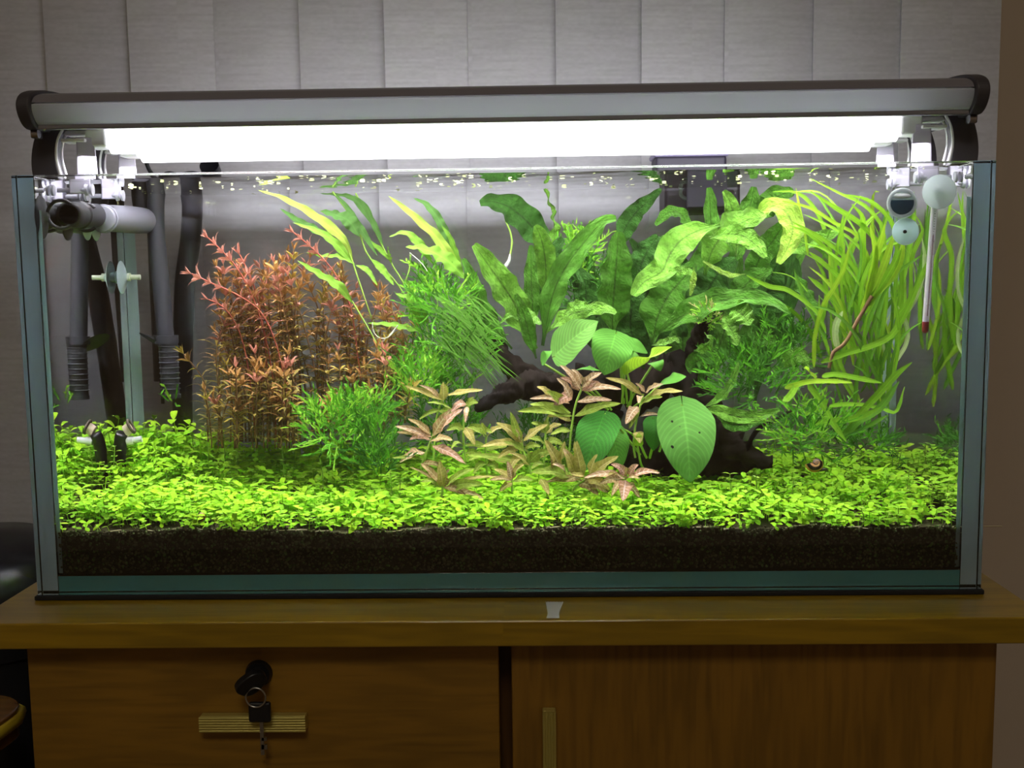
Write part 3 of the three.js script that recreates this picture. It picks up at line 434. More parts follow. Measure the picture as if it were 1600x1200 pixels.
// ---------------------------------------------------------------- round-leaved plants
function round(t, mat, width, z0, z1, x0, y0, x1, y1, o = {}) {   // from the base of the leaf to its tip
  const a = P(x0, y0, z0), b = P(x1, y1, z1), m = a.clone().lerp(b, 0.5); m.z += o.belly ?? 0.006; m.y += o.rise ?? 0.002;
  const g = leafGeo([a, m, b], width * px2m((z0 + z1) / 2), { n: 30, m: 12, prof: PROF.heart, notch: o.notch ?? 0.06, fold: o.fold ?? 0.12, wave: o.wave ?? 0.06, waves: 2, pucker: 0.004, puckers: 9, facing: o.facing ?? V(0, 0.5, 1), seed: x0 });
  const leaf = part(t, 'leaf', local(t, g), mat);
  if (o.stalk) part(t, 'stalk', local(t, tube([a, ...spine(o.stalk, z0, z0 - 0.015)], 0.0009, 14, 6)), G.stemGreen);
  return leaf;
}
{
  const a1 = plant('round_leaved_plant', 'plant with pale round leaves held high in front of the driftwood', 'plant', P(970, 640, -0.095));
  round(a1, G.anubiasPale, 64, -0.085, -0.07, 866, 556, 934, 502, { facing: V(-0.5, 0.5, 1), stalk: [900, 590, 950, 635] });
  round(a1, G.anubiasMid, 66, -0.095, -0.08, 962, 520, 944, 586, { facing: V(0.2, 0.7, 1), stalk: [975, 570, 972, 630] });
  round(a1, G.anubiasYellow, 36, -0.085, -0.06, 980, 584, 1050, 542, { facing: V(0.5, 0.9, 0.6), fold: 0.5, stalk: [986, 610, 984, 636] });
  round(a1, G.anubiasMid, 26, -0.1, -0.09, 966, 534, 1012, 552, { facing: V(0, 0.8, 1), stalk: [970, 580, 975, 630] });
  round(a1, G.anubiasPale, 24, -0.095, -0.085, 966, 554, 1004, 570, { stalk: [975, 590, 980, 630] });
  round(a1, G.anubiasMid, 18, -0.09, -0.08, 898, 579, 938, 579, { facing: V(0, 1, 0.4), stalk: [930, 610, 955, 640] });
  round(a1, G.anubiasMid, 26, -0.09, -0.08, 1032, 600, 1072, 588, { facing: V(0, 0.8, 0.8), stalk: [1010, 620, 985, 640] });
  round(a1, G.anubiasMid, 24, -0.1, -0.09, 1022, 566, 1032, 580, { stalk: [1000, 600, 980, 635] });
  round(a1, G.anubiasMid, 20, -0.085, -0.08, 846, 566, 862, 548, { facing: V(-0.6, 0.4, 1), stalk: [900, 600, 950, 640] });
  const a2 = plant('round_leaved_plant', 'plant with large drooping round leaves low in front of the driftwood, one spotted', 'plant', P(1010, 712, -0.085));
  round(a2, G.anubiasBig, 92, -0.075, -0.052, 1066, 632, 1078, 754, { facing: V(0.1, 0.35, 1), belly: 0.008, notch: 0.13, stalk: [1050, 650, 1030, 705] });
  round(a2, G.anubiasDeep, 66, -0.075, -0.055, 944, 646, 912, 736, { facing: V(-0.2, 0.5, 1), belly: 0.008, stalk: [960, 660, 1000, 710] });
  round(a2, G.anubiasMid, 50, -0.085, -0.068, 950, 660, 970, 732, { facing: V(0.35, 0.35, 1), stalk: [990, 680, 1010, 715] });
  round(a2, G.anubiasDeep, 34, -0.085, -0.078, 1020, 652, 1021, 704, { stalk: [1020, 690, 1015, 715] });
  round(a2, G.anubiasYellow, 16, -0.075, -0.068, 996, 696, 998, 676, { stalk: [1000, 720, 1006, 735] });
}

// ---------------------------------------------------------------- stem plants with lance leaves and pale veins
{
  rnd = mulberry(4242);
  // rows: base x, y, tip x, y, width, material; in a window of the photograph enlarged four times whose corner is at (ox, oy)
  function veinedPlant(label, z, ox, oy, stem, rows) {
    const q = (x, y) => [ox + x / 4, oy + y / 4], base = stem.slice(-2);
    const t = plant('veined_stem_plant', label, 'plant', P(...q(...base), z), undefined), st = [];
    for (let i = 0; i < stem.length; i += 2) st.push(P(...q(stem[i], stem[i + 1]), z));
    part(t, 'stem', local(t, tube(st, 0.0008, 20, 7)), G.stemGreen);
    for (const [x0, y0, x1, y1, w, m] of rows) {
      const dz = rr(0.004, 0.018), a = P(...q(x0, y0), z + 0.001), b = P(...q(x1, y1), Math.min(z + dz, -0.016)), mid = a.clone().lerp(b, 0.5); mid.y += 0.0008 + rr(0, 0.0022); mid.z += rr(0, 0.003);
      part(t, 'leaf', local(t, leafGeo([a, mid, b], w * 0.31 * px2m(z), { n: 14, m: 6, prof: PROF.lance, fold: rr(0.1, 0.45), wave: 0.22, waves: 2.4, facing: V(rr(-0.3, 0.3), rr(0.4, 1.1), 1) })), G[m]);
    }
  }
  veinedPlant('pinkish veined plant with spread leaves, nearest to the green needle bush', -0.06, 580, 500, [395, 700, 360, 790, 320, 900, 290, 980], [
    [380, 730, 150, 662, 46, 'pink'], [375, 715, 230, 615, 44, 'brown'], [370, 745, 160, 700, 40, 'brown'], [385, 725, 500, 555, 66, 'brown'], [415, 702, 572, 555, 66, 'pinker'], [340, 828, 180, 890, 60, 'pink'], [380, 785, 588, 895, 54, 'pinker'], [370, 745, 240, 745, 48, 'pinker'], [365, 760, 510, 750, 60, 'brown'], [330, 870, 130, 860, 30, 'green'], [310, 900, 470, 930, 36, 'brown']]);
  veinedPlant('tall thin veined plant with a whorl of upright narrow leaves behind the pinkish one', -0.085, 580, 500, [450, 490, 420, 560, 400, 700, 390, 900], [
    [450, 500, 210, 410, 36, 'tan'], [440, 490, 300, 405, 26, 'pink'], [455, 500, 450, 385, 48, 'tan'], [460, 480, 490, 380, 30, 'green'], [470, 470, 700, 436, 40, 'tan'], [500, 550, 350, 515, 30, 'green'], [430, 560, 300, 620, 26, 'green'], [420, 570, 560, 590, 34, 'green']]);
  veinedPlant('veined plant with a curled yellow tip touching the driftwood arm', -0.075, 580, 500, [600, 520, 585, 600, 575, 700, 590, 900], [
    [590, 530, 670, 515, 44, 'green'], [600, 525, 500, 575, 44, 'pinker'], [600, 530, 645, 480, 20, 'green'], [600, 540, 590, 640, 30, 'pink'], [580, 680, 470, 690, 44, 'green'], [585, 670, 650, 780, 50, 'tan'], [580, 700, 760, 700, 46, 'green'], [590, 830, 690, 860, 34, 'green'], [580, 780, 500, 800, 34, 'green']]);
  veinedPlant('low rosette of tan lance leaves lying on the carpet, leftmost of the veined ones', -0.045, 580, 500, [450, 1030, 445, 1070, 440, 1110], [
    [450, 1040, 425, 875, 62, 'tan'], [455, 1040, 490, 935, 50, 'brown'], [470, 1030, 650, 925, 44, 'green'], [475, 1035, 810, 975, 24, 'tan'], [480, 1040, 610, 1010, 36, 'brown'], [480, 1050, 705, 1025, 58, 'green'], [480, 1060, 705, 1115, 44, 'brown'], [440, 1040, 240, 915, 22, 'brown'], [445, 1035, 310, 895, 54, 'brown'], [440, 1045, 310, 1010, 34, 'green'], [450, 1045, 590, 1090, 30, 'brown']]);
  veinedPlant('veined plant with broad yellowish leaves under the middle of the driftwood arm', -0.06, 580, 500, [940, 740, 950, 830, 985, 900, 1000, 960], [
    [945, 765, 780, 640, 60, 'tan'], [940, 760, 900, 680, 40, 'pink'], [950, 755, 1105, 650, 50, 'tan'], [930, 780, 690, 790, 54, 'tan'], [930, 800, 790, 865, 44, 'tan'], [960, 820, 830, 760, 44, 'green'], [960, 800, 1060, 790, 40, 'green'], [980, 900, 600, 845, 50, 'green'], [990, 910, 860, 830, 40, 'tan'], [985, 890, 1120, 820, 56, 'green'], [940, 840, 850, 960, 40, 'tan'], [930, 770, 870, 570, 50, 'green'], [990, 900, 960, 810, 40, 'green']]);
  veinedPlant('veined plant with three upright striped leaves beside the deep green round leaf', -0.055, 580, 500, [1200, 900, 1220, 950, 1260, 985, 1300, 1010], [
    [1185, 925, 1082, 745, 64, 'tan'], [1190, 870, 1210, 755, 40, 'tan'], [1275, 975, 1200, 800, 56, 'pink'], [1310, 985, 1285, 752, 58, 'tan'], [1260, 985, 1000, 950, 76, 'green'], [1150, 950, 1120, 830, 34, 'pink'], [1220, 960, 1130, 900, 40, 'pink'], [1290, 1000, 1090, 1010, 44, 'brown'], [1060, 990, 1110, 1090, 46, 'tan'], [1300, 1010, 1480, 1075, 70, 'brown'], [1290, 1015, 1420, 1090, 60, 'brown']]);
  veinedPlant('tall pinkish veined plant whose top stands before the dark wood', -0.075, 580, 500, [1315, 430, 1280, 520, 1260, 620, 1240, 800, 1230, 950], [
    [1310, 435, 1178, 282, 50, 'pink'], [1315, 400, 1250, 308, 36, 'pink'], [1315, 425, 1440, 328, 56, 'pink'], [1315, 440, 1435, 395, 52, 'pinker'], [1320, 440, 1562, 432, 40, 'pink'], [1300, 440, 1180, 360, 44, 'pinker'], [1255, 500, 1158, 362, 46, 'pink'], [1260, 470, 1140, 535, 60, 'pinker'], [1240, 520, 992, 490, 40, 'pink'], [1285, 510, 1505, 500, 42, 'pink'], [1200, 520, 1095, 445, 56, 'green'], [1130, 480, 1035, 415, 40, 'tan'], [1260, 600, 915, 570, 56, 'green'], [1250, 580, 990, 525, 60, 'green'], [1250, 630, 1100, 600, 56, 'tan'], [1270, 600, 1560, 520, 60, 'green'], [1250, 690, 1120, 715, 40, 'green']]);
  veinedPlant('veined plant with one leaf drooping straight down beside the spotted round leaf', -0.075, 880, 500, [500, 460, 480, 540, 455, 640, 440, 780, 450, 860], [
    [495, 470, 265, 360, 40, 'tan'], [510, 450, 450, 395, 26, 'pink'], [510, 455, 625, 400, 50, 'pink'], [510, 490, 748, 445, 52, 'tan'], [480, 480, 470, 520, 36, 'pink'], [465, 540, 390, 650, 60, 'pink'], [470, 560, 410, 680, 40, 'green'], [480, 530, 620, 480, 50, 'green'], [480, 600, 610, 590, 24, 'pink'], [460, 700, 480, 770, 60, 'tan']]);
  veinedPlant('bright pink young top of a veined plant low at the carpet', -0.04, 880, 500, [400, 970, 385, 1000, 370, 1060, 370, 1120], [
    [395, 980, 298, 900, 46, 'pinker'], [395, 970, 392, 918, 44, 'tan'], [410, 975, 470, 903, 46, 'pinker'], [415, 985, 605, 955, 46, 'pinker'], [390, 1000, 372, 1130, 76, 'pinker'], [385, 990, 130, 985, 50, 'pink'], [390, 990, 480, 990, 34, 'brown'], [380, 1010, 480, 1110, 44, 'brown'], [370, 1000, 230, 1020, 50, 'brown'], [370, 1010, 300, 1100, 40, 'brown']]);
  veinedPlant('veined plant with slanting tan leaves just left of the bright pink young top', -0.05, 880, 500, [180, 955, 150, 990, 100, 1020, 60, 1060], [
    [165, 965, 215, 838, 50, 'tan'], [180, 965, 345, 850, 60, 'tan'], [150, 985, 340, 965, 44, 'tan'], [160, 990, 40, 960, 44, 'tan'], [120, 1000, 20, 1010, 40, 'brown'], [150, 990, 290, 1060, 60, 'tan'], [80, 970, 10, 800, 60, 'tan'], [120, 990, 70, 755, 58, 'tan']]);
  veinedPlant('yellow green veined plant crowding under the left part of the driftwood', -0.07, 580, 500, [720, 720, 715, 800, 720, 900, 725, 970], [
    [715, 730, 600, 670, 44, 'green'], [720, 725, 690, 640, 40, 'green'], [722, 730, 840, 665, 46, 'tan'], [716, 790, 590, 780, 46, 'green'], [720, 800, 850, 790, 50, 'green'], [720, 850, 610, 880, 44, 'green'], [722, 860, 840, 890, 40, 'tan'], [724, 900, 640, 960, 46, 'green'], [724, 900, 800, 950, 44, 'green']]);
  veinedPlant('yellow green veined plant before the shaded gap right of the driftwood arm', -0.08, 580, 500, [1090, 700, 1085, 780, 1080, 880, 1085, 960], [
    [1088, 705, 1000, 640, 44, 'green'], [1092, 700, 1110, 600, 40, 'green'], [1092, 710, 1190, 650, 46, 'tan'], [1086, 770, 970, 740, 46, 'green'], [1086, 780, 1200, 780, 50, 'green'], [1082, 850, 960, 860, 44, 'tan'], [1084, 850, 1180, 860, 40, 'green'], [1084, 900, 1000, 930, 46, 'green']]);
  veinedPlant('low tan veined plant between the flat rosette and the three striped leaves', -0.04, 580, 500, [880, 990, 880, 1030, 882, 1070], [
    [880, 995, 770, 930, 44, 'tan'], [880, 990, 850, 880, 44, 'pink'], [882, 990, 960, 900, 46, 'tan'], [880, 1005, 740, 1000, 40, 'brown'], [884, 1005, 1010, 1000, 44, 'green'], [880, 1015, 800, 1070, 40, 'tan']]);
}

// ---------------------------------------------------------------- bushes of fine needle leaves
function needles(name, label, category, mats, centre, rx, ry, rz, n, len, o = {}) {
  const t = plant(name, label, category, centre), lists = mats.map(() => []), k = px2m(centre.z);
  for (let i = 0; i < n; i++) {
    let u, v, w; do { u = rr(-1, 1); v = rr(-1, 1); w = rr(-1, 1); } while (u * u + v * v + w * w > 1);
    const p = V(u * rx * k, v * ry * k, w * rz), dir = V(u * 0.8 + rr(-0.7, 0.7) + (o.dx ?? 0), 0.55 + v * 0.6 + rr(-0.6, 0.5) + (o.dy ?? 0), w * 0.5 + rr(-0.5, 0.7)).normalize(), L = len * rr(0.6, 1.3), bend = V(rr(-0.4, 0.4), rr(-0.5, 0.2), rr(-0.3, 0.3));
    const at = (s) => p.clone().addScaledVector(dir, L * s).addScaledVector(bend, L * s * s * 0.5), list = lists[Math.floor(rnd() * mats.length)], w0 = o.width ?? 0.00105;
    list.push(leafGeo([at(0), at(0.5), at(1)], w0, { n: 4, m: 2, prof: PROF.lance, fold: 0.3 }));
    const nb = o.branches ?? 5;
    for (let b = 1; b <= nb; b++) { const s = b / (nb + 0.6), q = at(s), side = V(rr(-1, 1), rr(-0.3, 0.9), rr(-1, 1)).addScaledVector(dir, 0.9).normalize(), l = L * rr(0.25, 0.45); list.push(leafGeo([q, q.clone().addScaledVector(side, l * 0.5), q.clone().addScaledVector(side, l).add(V(0, -l * 0.12, 0))], w0 * rr(0.8, 1.3), { n: 3, m: 2, prof: PROF.lance, fold: 0.3 })); }
  }
  lists.forEach((l, i) => { if (l.length) { const f = part(t, 'foliage', mergeGeometries(l), mats[i]); f.userData.kind = 'stuff'; } });
  return t;
}
{
  rnd = mulberry(99);
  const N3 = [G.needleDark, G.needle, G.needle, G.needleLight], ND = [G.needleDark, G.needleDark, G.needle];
  needles('needle_bush', 'bright green bush of fine needle leaves before the red stems', 'plant', N3, P(528, 668, -0.07), 58, 40, 0.022, 170, 0.016);
  needles('needle_bush', 'darker green tall clump of needle leaves at the foot of the bright needle bush', 'plant', ND, P(592, 700, -0.065), 30, 52, 0.015, 110, 0.015, { dy: 0.5 });
  needles('needle_bush', 'needle leaved tuft beside the foot of the orange stems', 'plant', N3, P(575, 640, -0.08), 36, 26, 0.016, 80, 0.014);
  needles('needle_bush', 'upright needle leaved sprigs between the bright bush and the driftwood', 'plant', N3, P(652, 598, -0.1), 32, 46, 0.02, 95, 0.017, { dy: 0.4 });
  needles('needle_bush', 'needle leaved tuft growing on the upper end of the driftwood', 'plant', N3, P(690, 478, -0.12), 44, 30, 0.02, 110, 0.016, { dx: -0.4 });
  needles('needle_bush', 'green needle leaved mass hanging along the driftwood arm', 'plant', [G.needle, G.needleDark], P(710, 545, -0.12), 56, 46, 0.022, 170, 0.017);
  needles('needle_bush', 'small light needle leaved tuft at the top of the driftwood behind the yellow stalks', 'plant', N3, P(672, 440, -0.14), 30, 22, 0.016, 50, 0.014, { dx: -0.5 });
  needles('needle_bush', 'light green needle leaved tuft high between the broad ferns', 'plant', [G.needleLight, G.needle], P(905, 395, -0.17), 30, 36, 0.015, 60, 0.013);
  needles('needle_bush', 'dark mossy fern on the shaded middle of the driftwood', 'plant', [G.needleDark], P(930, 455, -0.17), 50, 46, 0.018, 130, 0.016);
  needles('needle_bush', 'green needle leaved clump right of the spotted round leaf', 'plant', ND, P(1170, 590, -0.1), 70, 46, 0.025, 190, 0.016);
  needles('needle_bush', 'needle leaved bush at the right end of the driftwood above the carpet', 'plant', [G.needle, G.needleDark, G.needleLight], P(1262, 668, -0.07), 60, 40, 0.025, 170, 0.017);
  needles('needle_bush', 'dark needle leaved fern behind the narrow ribbon leaves', 'plant', ND, P(1230, 540, -0.13), 46, 40, 0.02, 110, 0.016);
  needles('needle_bush', 'needle leaved tuft by the right back corner of the carpet', 'plant', ND, P(1352, 690, -0.12), 46, 18, 0.02, 80, 0.014);
  needles('moss_tuft', 'yellow green moss tuft on the tip of a driftwood branch', 'moss', [G.needleLight, leafMat(null, 0.55, 0.5, 0.2)], P(1108, 492, -0.105), 20, 18, 0.008, 70, 0.006, { width: 0.0009 });
  needles('plant_scrap', 'small green plant scrap caught on the end of the intake pipe', 'plant', [G.needle, G.strap], P(268, 628, -0.165), 10, 8, 0.004, 5, 0.015, { branches: 2, width: 0.0016 });
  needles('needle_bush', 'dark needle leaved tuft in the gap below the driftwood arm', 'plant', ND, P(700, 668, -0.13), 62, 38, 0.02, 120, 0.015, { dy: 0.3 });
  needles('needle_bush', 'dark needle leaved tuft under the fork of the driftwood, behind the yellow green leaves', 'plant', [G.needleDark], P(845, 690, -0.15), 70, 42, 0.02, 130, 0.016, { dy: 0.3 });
  needles('needle_bush', 'sparse green needle sprigs rising left of the tip of the driftwood arm', 'plant', N3, P(690, 600, -0.145), 44, 38, 0.018, 70, 0.016, { dy: 0.5 });
  // long thin strands combed down along the driftwood
  const t = plant('strand_fern', 'fine green strands combed downwards along the driftwood arm', 'plant', P(720, 500, -0.11)), l = [];
  for (let k = 0; k < 120; k++) { const x = rr(670, 735), y = rr(455, 545), L = rr(0.6, 1.1), z = rr(-0.125, -0.095), dx = rr(45, 85) * L, dy = rr(40, 80) * L; l.push(local(t, leafGeo(spine([x, y, x + dx * 0.35, y + dy * 0.25 + rr(-3, 3), x + dx * 0.7, y + dy * 0.65, x + dx, y + dy], z, z + 0.012), rr(0.0005, 0.0009), { n: 8, m: 2, prof: PROF.strap }))); }
  const f = part(t, 'foliage', mergeGeometries(l), leafMat(null, 0.1, 0.26, 0.025, 0.3)); f.userData.kind = 'stuff';
}

// ---------------------------------------------------------------- red and orange stem thicket
{
  rnd = mulberry(2024);
  const whorl = (len, w, up, n) => mergeGeometries([...Array(n)].map((_, i) => { const a = i / n * 6.283 + rr(-0.25, 0.25), d = V(Math.cos(a), 0, Math.sin(a)), L = len * rr(0.8, 1.15); return leafGeo([V(0, 0, 0), d.clone().multiplyScalar(L * 0.5).add(V(0, L * up * 0.62, 0)), d.clone().multiplyScalar(L * (1 - up * 0.25)).add(V(0, L * (up * 0.85 - 0.12), 0))], w, { n: 5, m: 2, prof: PROF.lance, fold: 0.35, facing: V(0, 1, 0.01) }); }));
  const kinds = [0, 1, 2].map(() => ({ low: whorl(0.0115, 0.0019, 0.15, 4), mid: whorl(0.0138, 0.0023, 0.3, 4), top: whorl(0.0105, 0.0027, 0.75, 5), tip: whorl(0.006, 0.002, 1.5, 4) }));
  const env = (x) => { const e = [[305, 440], [325, 392], [350, 400], [400, 405], [440, 385], [465, 372], [500, 395], [540, 410], [580, 430], [620, 440], [650, 470]]; let y = 450; for (let i = 0; i + 1 < e.length; i++) if (x >= e[i][0] && x <= e[i + 1][0]) y = lerp(e[i][1], e[i + 1][1], (x - e[i][0]) / (e[i + 1][0] - e[i][0])); return y; };
  function redStem(label, xy, z0, z1, group, redness) {
    const pts = spine(xy, z0, z1), o = pts[0], t = plant('red_stem_plant', label, 'plant', o, group), c = new THREE.CatmullRomCurve3(pts), len = c.getLength(), n = Math.max(6, Math.round(len / 0.0074));
    part(t, 'stem', local(t, new THREE.TubeGeometry(c, 18, 0.00055, 5)), redness > 0.6 ? G.stemRed : G.stemBrown);
    for (let i = 1; i <= n; i++) {
      const s = i / n, p = c.getPointAt(Math.min(s, 1)), h = p.y / 0.22, k = kinds[Math.floor(rnd() * 3)], geo = s > 0.97 ? k.tip : s > 0.82 ? k.top : s > 0.35 ? k.mid : k.low, r = (s > 0.8 ? redness + 0.25 : redness * (0.4 + 0.6 * s)) + rr(-0.22, 0.22);
      const m = r > 0.72 ? G.red : r > 0.38 ? G.orange : r > 0.2 ? G.gold : G.olive, w = part(t, 'leaf_whorl', geo, m);
      w.position.copy(p).sub(o); w.quaternion.setFromUnitVectors(V(0, 1, 0), c.getTangentAt(Math.min(s, 1)).normalize()).multiply(new THREE.Quaternion().setFromAxisAngle(V(0, 1, 0), rr(0, 6.28))); w.scale.setScalar(rr(0.85, 1.2) * (s < 0.3 ? 0.8 : 1));
    }
  }
  redStem('red tipped stem leaning far out to the upper left of the thicket', [432, 690, 428, 600, 405, 490, 372, 420, 345, 390, 326, 372], -0.12, -0.11, undefined, 1);
  redStem('red stem lying nearly flat with its tip farthest to the left', [450, 690, 445, 590, 410, 490, 370, 460, 330, 442, 300, 428], -0.115, -0.1, undefined, 1);
  redStem('pink tipped stem leaning left before the long green blades', [575, 690, 560, 560, 545, 470, 515, 415, 485, 385, 460, 364], -0.125, -0.12, undefined, 1);
  redStem('red stem with a forked looking top beside the leaning red tips', [420, 690, 418, 590, 410, 500, 395, 440, 375, 398], -0.13, -0.125, undefined, 0.95);
  redStem('red stem bending left half way up the left side of the thicket', [400, 690, 392, 600, 375, 520, 350, 480, 326, 468], -0.125, -0.115, undefined, 0.9);
  redStem('yellowish stem with wide spread leaves at the top of the thicket', [450, 690, 448, 560, 446, 470, 442, 412], -0.13, -0.125, undefined, 0.35);
  const G1 = 'red and orange stems of the thicket', G2 = 'brownish olive stems at the front of the thicket';
  for (let k = 0; k < 74; k++) {
    const xb = rr(325, 640), lean = rr(-44, 24), x = xb + lean, y = env(x) + 14 + rnd() ** 1.4 * 120, z = rr(-0.19, -0.125), yb = 690 - (xb > 560 ? (xb - 560) * 0.4 : 0);
    const side = xb < 430 ? 'left' : xb < 540 ? 'middle' : 'right';
    redStem('thin stem with whorled red and orange leaves, ' + side + ' part of the thicket', [xb, yb, xb + lean * 0.05, lerp(yb, y, 0.35), xb + lean * 0.4 + rr(-14, 14), lerp(yb, y, 0.7), x + rr(-8, 8), y], z, z + rr(-0.005, 0.015), G1 + ', ' + side + ' part', rr(0.12, 0.6));
  }
  for (let k = 0; k < 36; k++) {
    const xb = k < 23 ? rr(325, 470) : rr(470, 640), lean = rr(-26, 22), x = xb + lean, y = rr(540, 640) - (xb > 560 ? 20 : 0), z = rr(-0.122, -0.095), yb = xb > 480 ? 660 : 700;
    const side = xb < 400 ? 'left' : xb < 475 ? 'middle' : 'right';
    redStem('short olive and gold stem at the front of the thicket, ' + side + ' part', [xb, yb, xb + lean * 0.2, lerp(yb, y, 0.4), xb + lean * 0.6, lerp(yb, y, 0.75), x, y], z, z + rr(0, 0.012), G2 + ', ' + side + ' part', rr(0.05, 0.5));
  }
  redStem('orange stem with a bushy top just left of the driftwood arm', [600, 665, 602, 620, 604, 590, 602, 556], -0.1, -0.092, undefined, 0.55);
  redStem('olive gold stem standing nearest to the needle bush', [452, 690, 455, 640, 458, 600, 452, 556], -0.098, -0.085, undefined, 0.3);
}

// ---------------------------------------------------------------- pondweed: long stalks with ruffled blades reaching to the surface
{
  rnd = mulberry(31);
  const stalk = (t, xy, z0, z1, m = G.stemGreen) => part(t, 'stalk', local(t, tube(spine(xy, z0, z1), 0.00062, 24, 6)), m);
  const bl = (t, mat, w, z0, z1, xy, o = {}) => part(t, 'leaf', local(t, leafGeo(spine(xy, z0, z1), w * px2m(z0), { n: 18, m: 4, prof: PROF.lance, wave: 0.36, waves: 5, fold: 0.2, facing: V(-0.5, 0.8, 0.7), ...o })), mat);
  const w1 = plant('pondweed', 'pondweed whose yellow ruffled blade touches the water surface farthest left', 'plant', P(640, 640, -0.13));
  stalk(w1, [640, 640, 610, 570, 582, 500, 552, 412, 546, 395], -0.13, -0.13); bl(w1, G.weedYellow, 16, -0.13, -0.125, [553, 413, 540, 378, 510, 350, 475, 327, 435, 307, 404, 296]);
  bl(w1, G.weed, 15, -0.13, -0.12, [553, 413, 532, 388, 508, 368, 482, 356, 458, 348]); bl(w1, G.weed, 11, -0.13, -0.12, [556, 413, 530, 401, 500, 400, 478, 394]); bl(w1, G.weed, 9, -0.13, -0.12, [556, 414, 574, 422, 590, 446]);
  const w2 = plant('pondweed', 'pondweed with one long bright blade arching left over the red thicket', 'plant', P(600, 560, -0.11));
  stalk(w2, [600, 560, 585, 530, 568, 500, 550, 470], -0.11, -0.105); bl(w2, G.weed, 17, -0.105, -0.09, [552, 474, 530, 448, 508, 434, 485, 420, 465, 407]);
  for (const [xy, z] of [[[582, 503, 584, 518, 592, 527, 604, 528, 614, 520, 618, 512], -0.108], [[622, 508, 612, 520, 600, 532, 594, 545], -0.11], [[640, 395, 652, 405, 662, 415, 668, 424], -0.12]]) part(w2, 'root', local(w2, tube(spine(xy, z), 0.00035, 20, 5)), std(0.7, 0.72, 0.6, 0.7), 'thin white root');
  const w3 = plant('pondweed', 'pondweed with dark blades spread under the surface in the upper left', 'plant', P(670, 620, -0.15));
  stalk(w3, [670, 620, 655, 520, 630, 457, 600, 420, 577, 402, 556, 350, 520, 295], -0.15, -0.155); bl(w3, G.weedDark, 24, -0.15, -0.15, [562, 370, 545, 345, 524, 336, 500, 330]); bl(w3, G.weedDark, 14, -0.15, -0.15, [520, 372, 490, 358, 466, 345, 438, 326]);
  bl(w3, G.weedDark, 11, -0.15, -0.155, [590, 400, 560, 350, 540, 320, 518, 297]); bl(w3, G.weed, 12, -0.15, -0.14, [580, 404, 600, 424, 616, 446]);
  const w4 = plant('pondweed', 'pondweed with thin stalks and dark narrow blades lying along the surface', 'plant', P(690, 620, -0.16));
  stalk(w4, [690, 620, 660, 520, 632, 445, 612, 412, 578, 345, 556, 302], -0.16, -0.165); bl(w4, G.weedDark, 11, -0.16, -0.165, [580, 350, 566, 325, 552, 310, 500, 302]); bl(w4, G.weedDark, 10, -0.16, -0.165, [600, 385, 580, 340, 572, 322, 553, 305]);
  bl(w4, G.weed, 8, -0.16, -0.16, [612, 410, 594, 390, 570, 372, 560, 358]); bl(w4, G.weed, 9, -0.16, -0.155, [612, 412, 608, 395, 606, 384]); stalk(w4, [632, 445, 640, 420, 642, 395], -0.16, -0.16);
  const w5 = plant('pondweed', 'pondweed with a yellow ruffled blade rising to the surface left of the broad fern', 'plant', P(745, 560, -0.13));
  stalk(w5, [745, 560, 738, 490, 728, 436, 706, 405], -0.13, -0.13); bl(w5, G.weedYellow, 17, -0.13, -0.135, [728, 436, 705, 402, 680, 368, 660, 350, 638, 330, 607, 306]);
  bl(w5, G.weed, 28, -0.13, -0.12, [727, 436, 705, 412, 680, 396, 655, 388, 634, 386]); bl(w5, G.weed, 15, -0.13, -0.13, [676, 412, 654, 380, 634, 364, 608, 370]); bl(w5, G.weedDark, 16, -0.14, -0.14, [704, 392, 690, 350, 664, 318, 646, 310]); bl(w5, G.weed, 12, -0.135, -0.13, [722, 430, 712, 395, 704, 372, 690, 352]);
  const w6 = plant('pondweed', 'pondweed with olive blades low between the red thicket and the driftwood', 'plant', P(680, 600, -0.12));
  stalk(w6, [680, 600, 672, 540, 662, 500, 640, 470], -0.12, -0.12); bl(w6, G.weed, 20, -0.12, -0.11, [670, 505, 655, 480, 638, 466, 618, 459]); bl(w6, G.weed, 14, -0.12, -0.11, [664, 520, 635, 512, 605, 507, 574, 505]); bl(w6, G.weed, 11, -0.12, -0.11, [664, 510, 652, 490, 645, 470, 640, 440]);
}

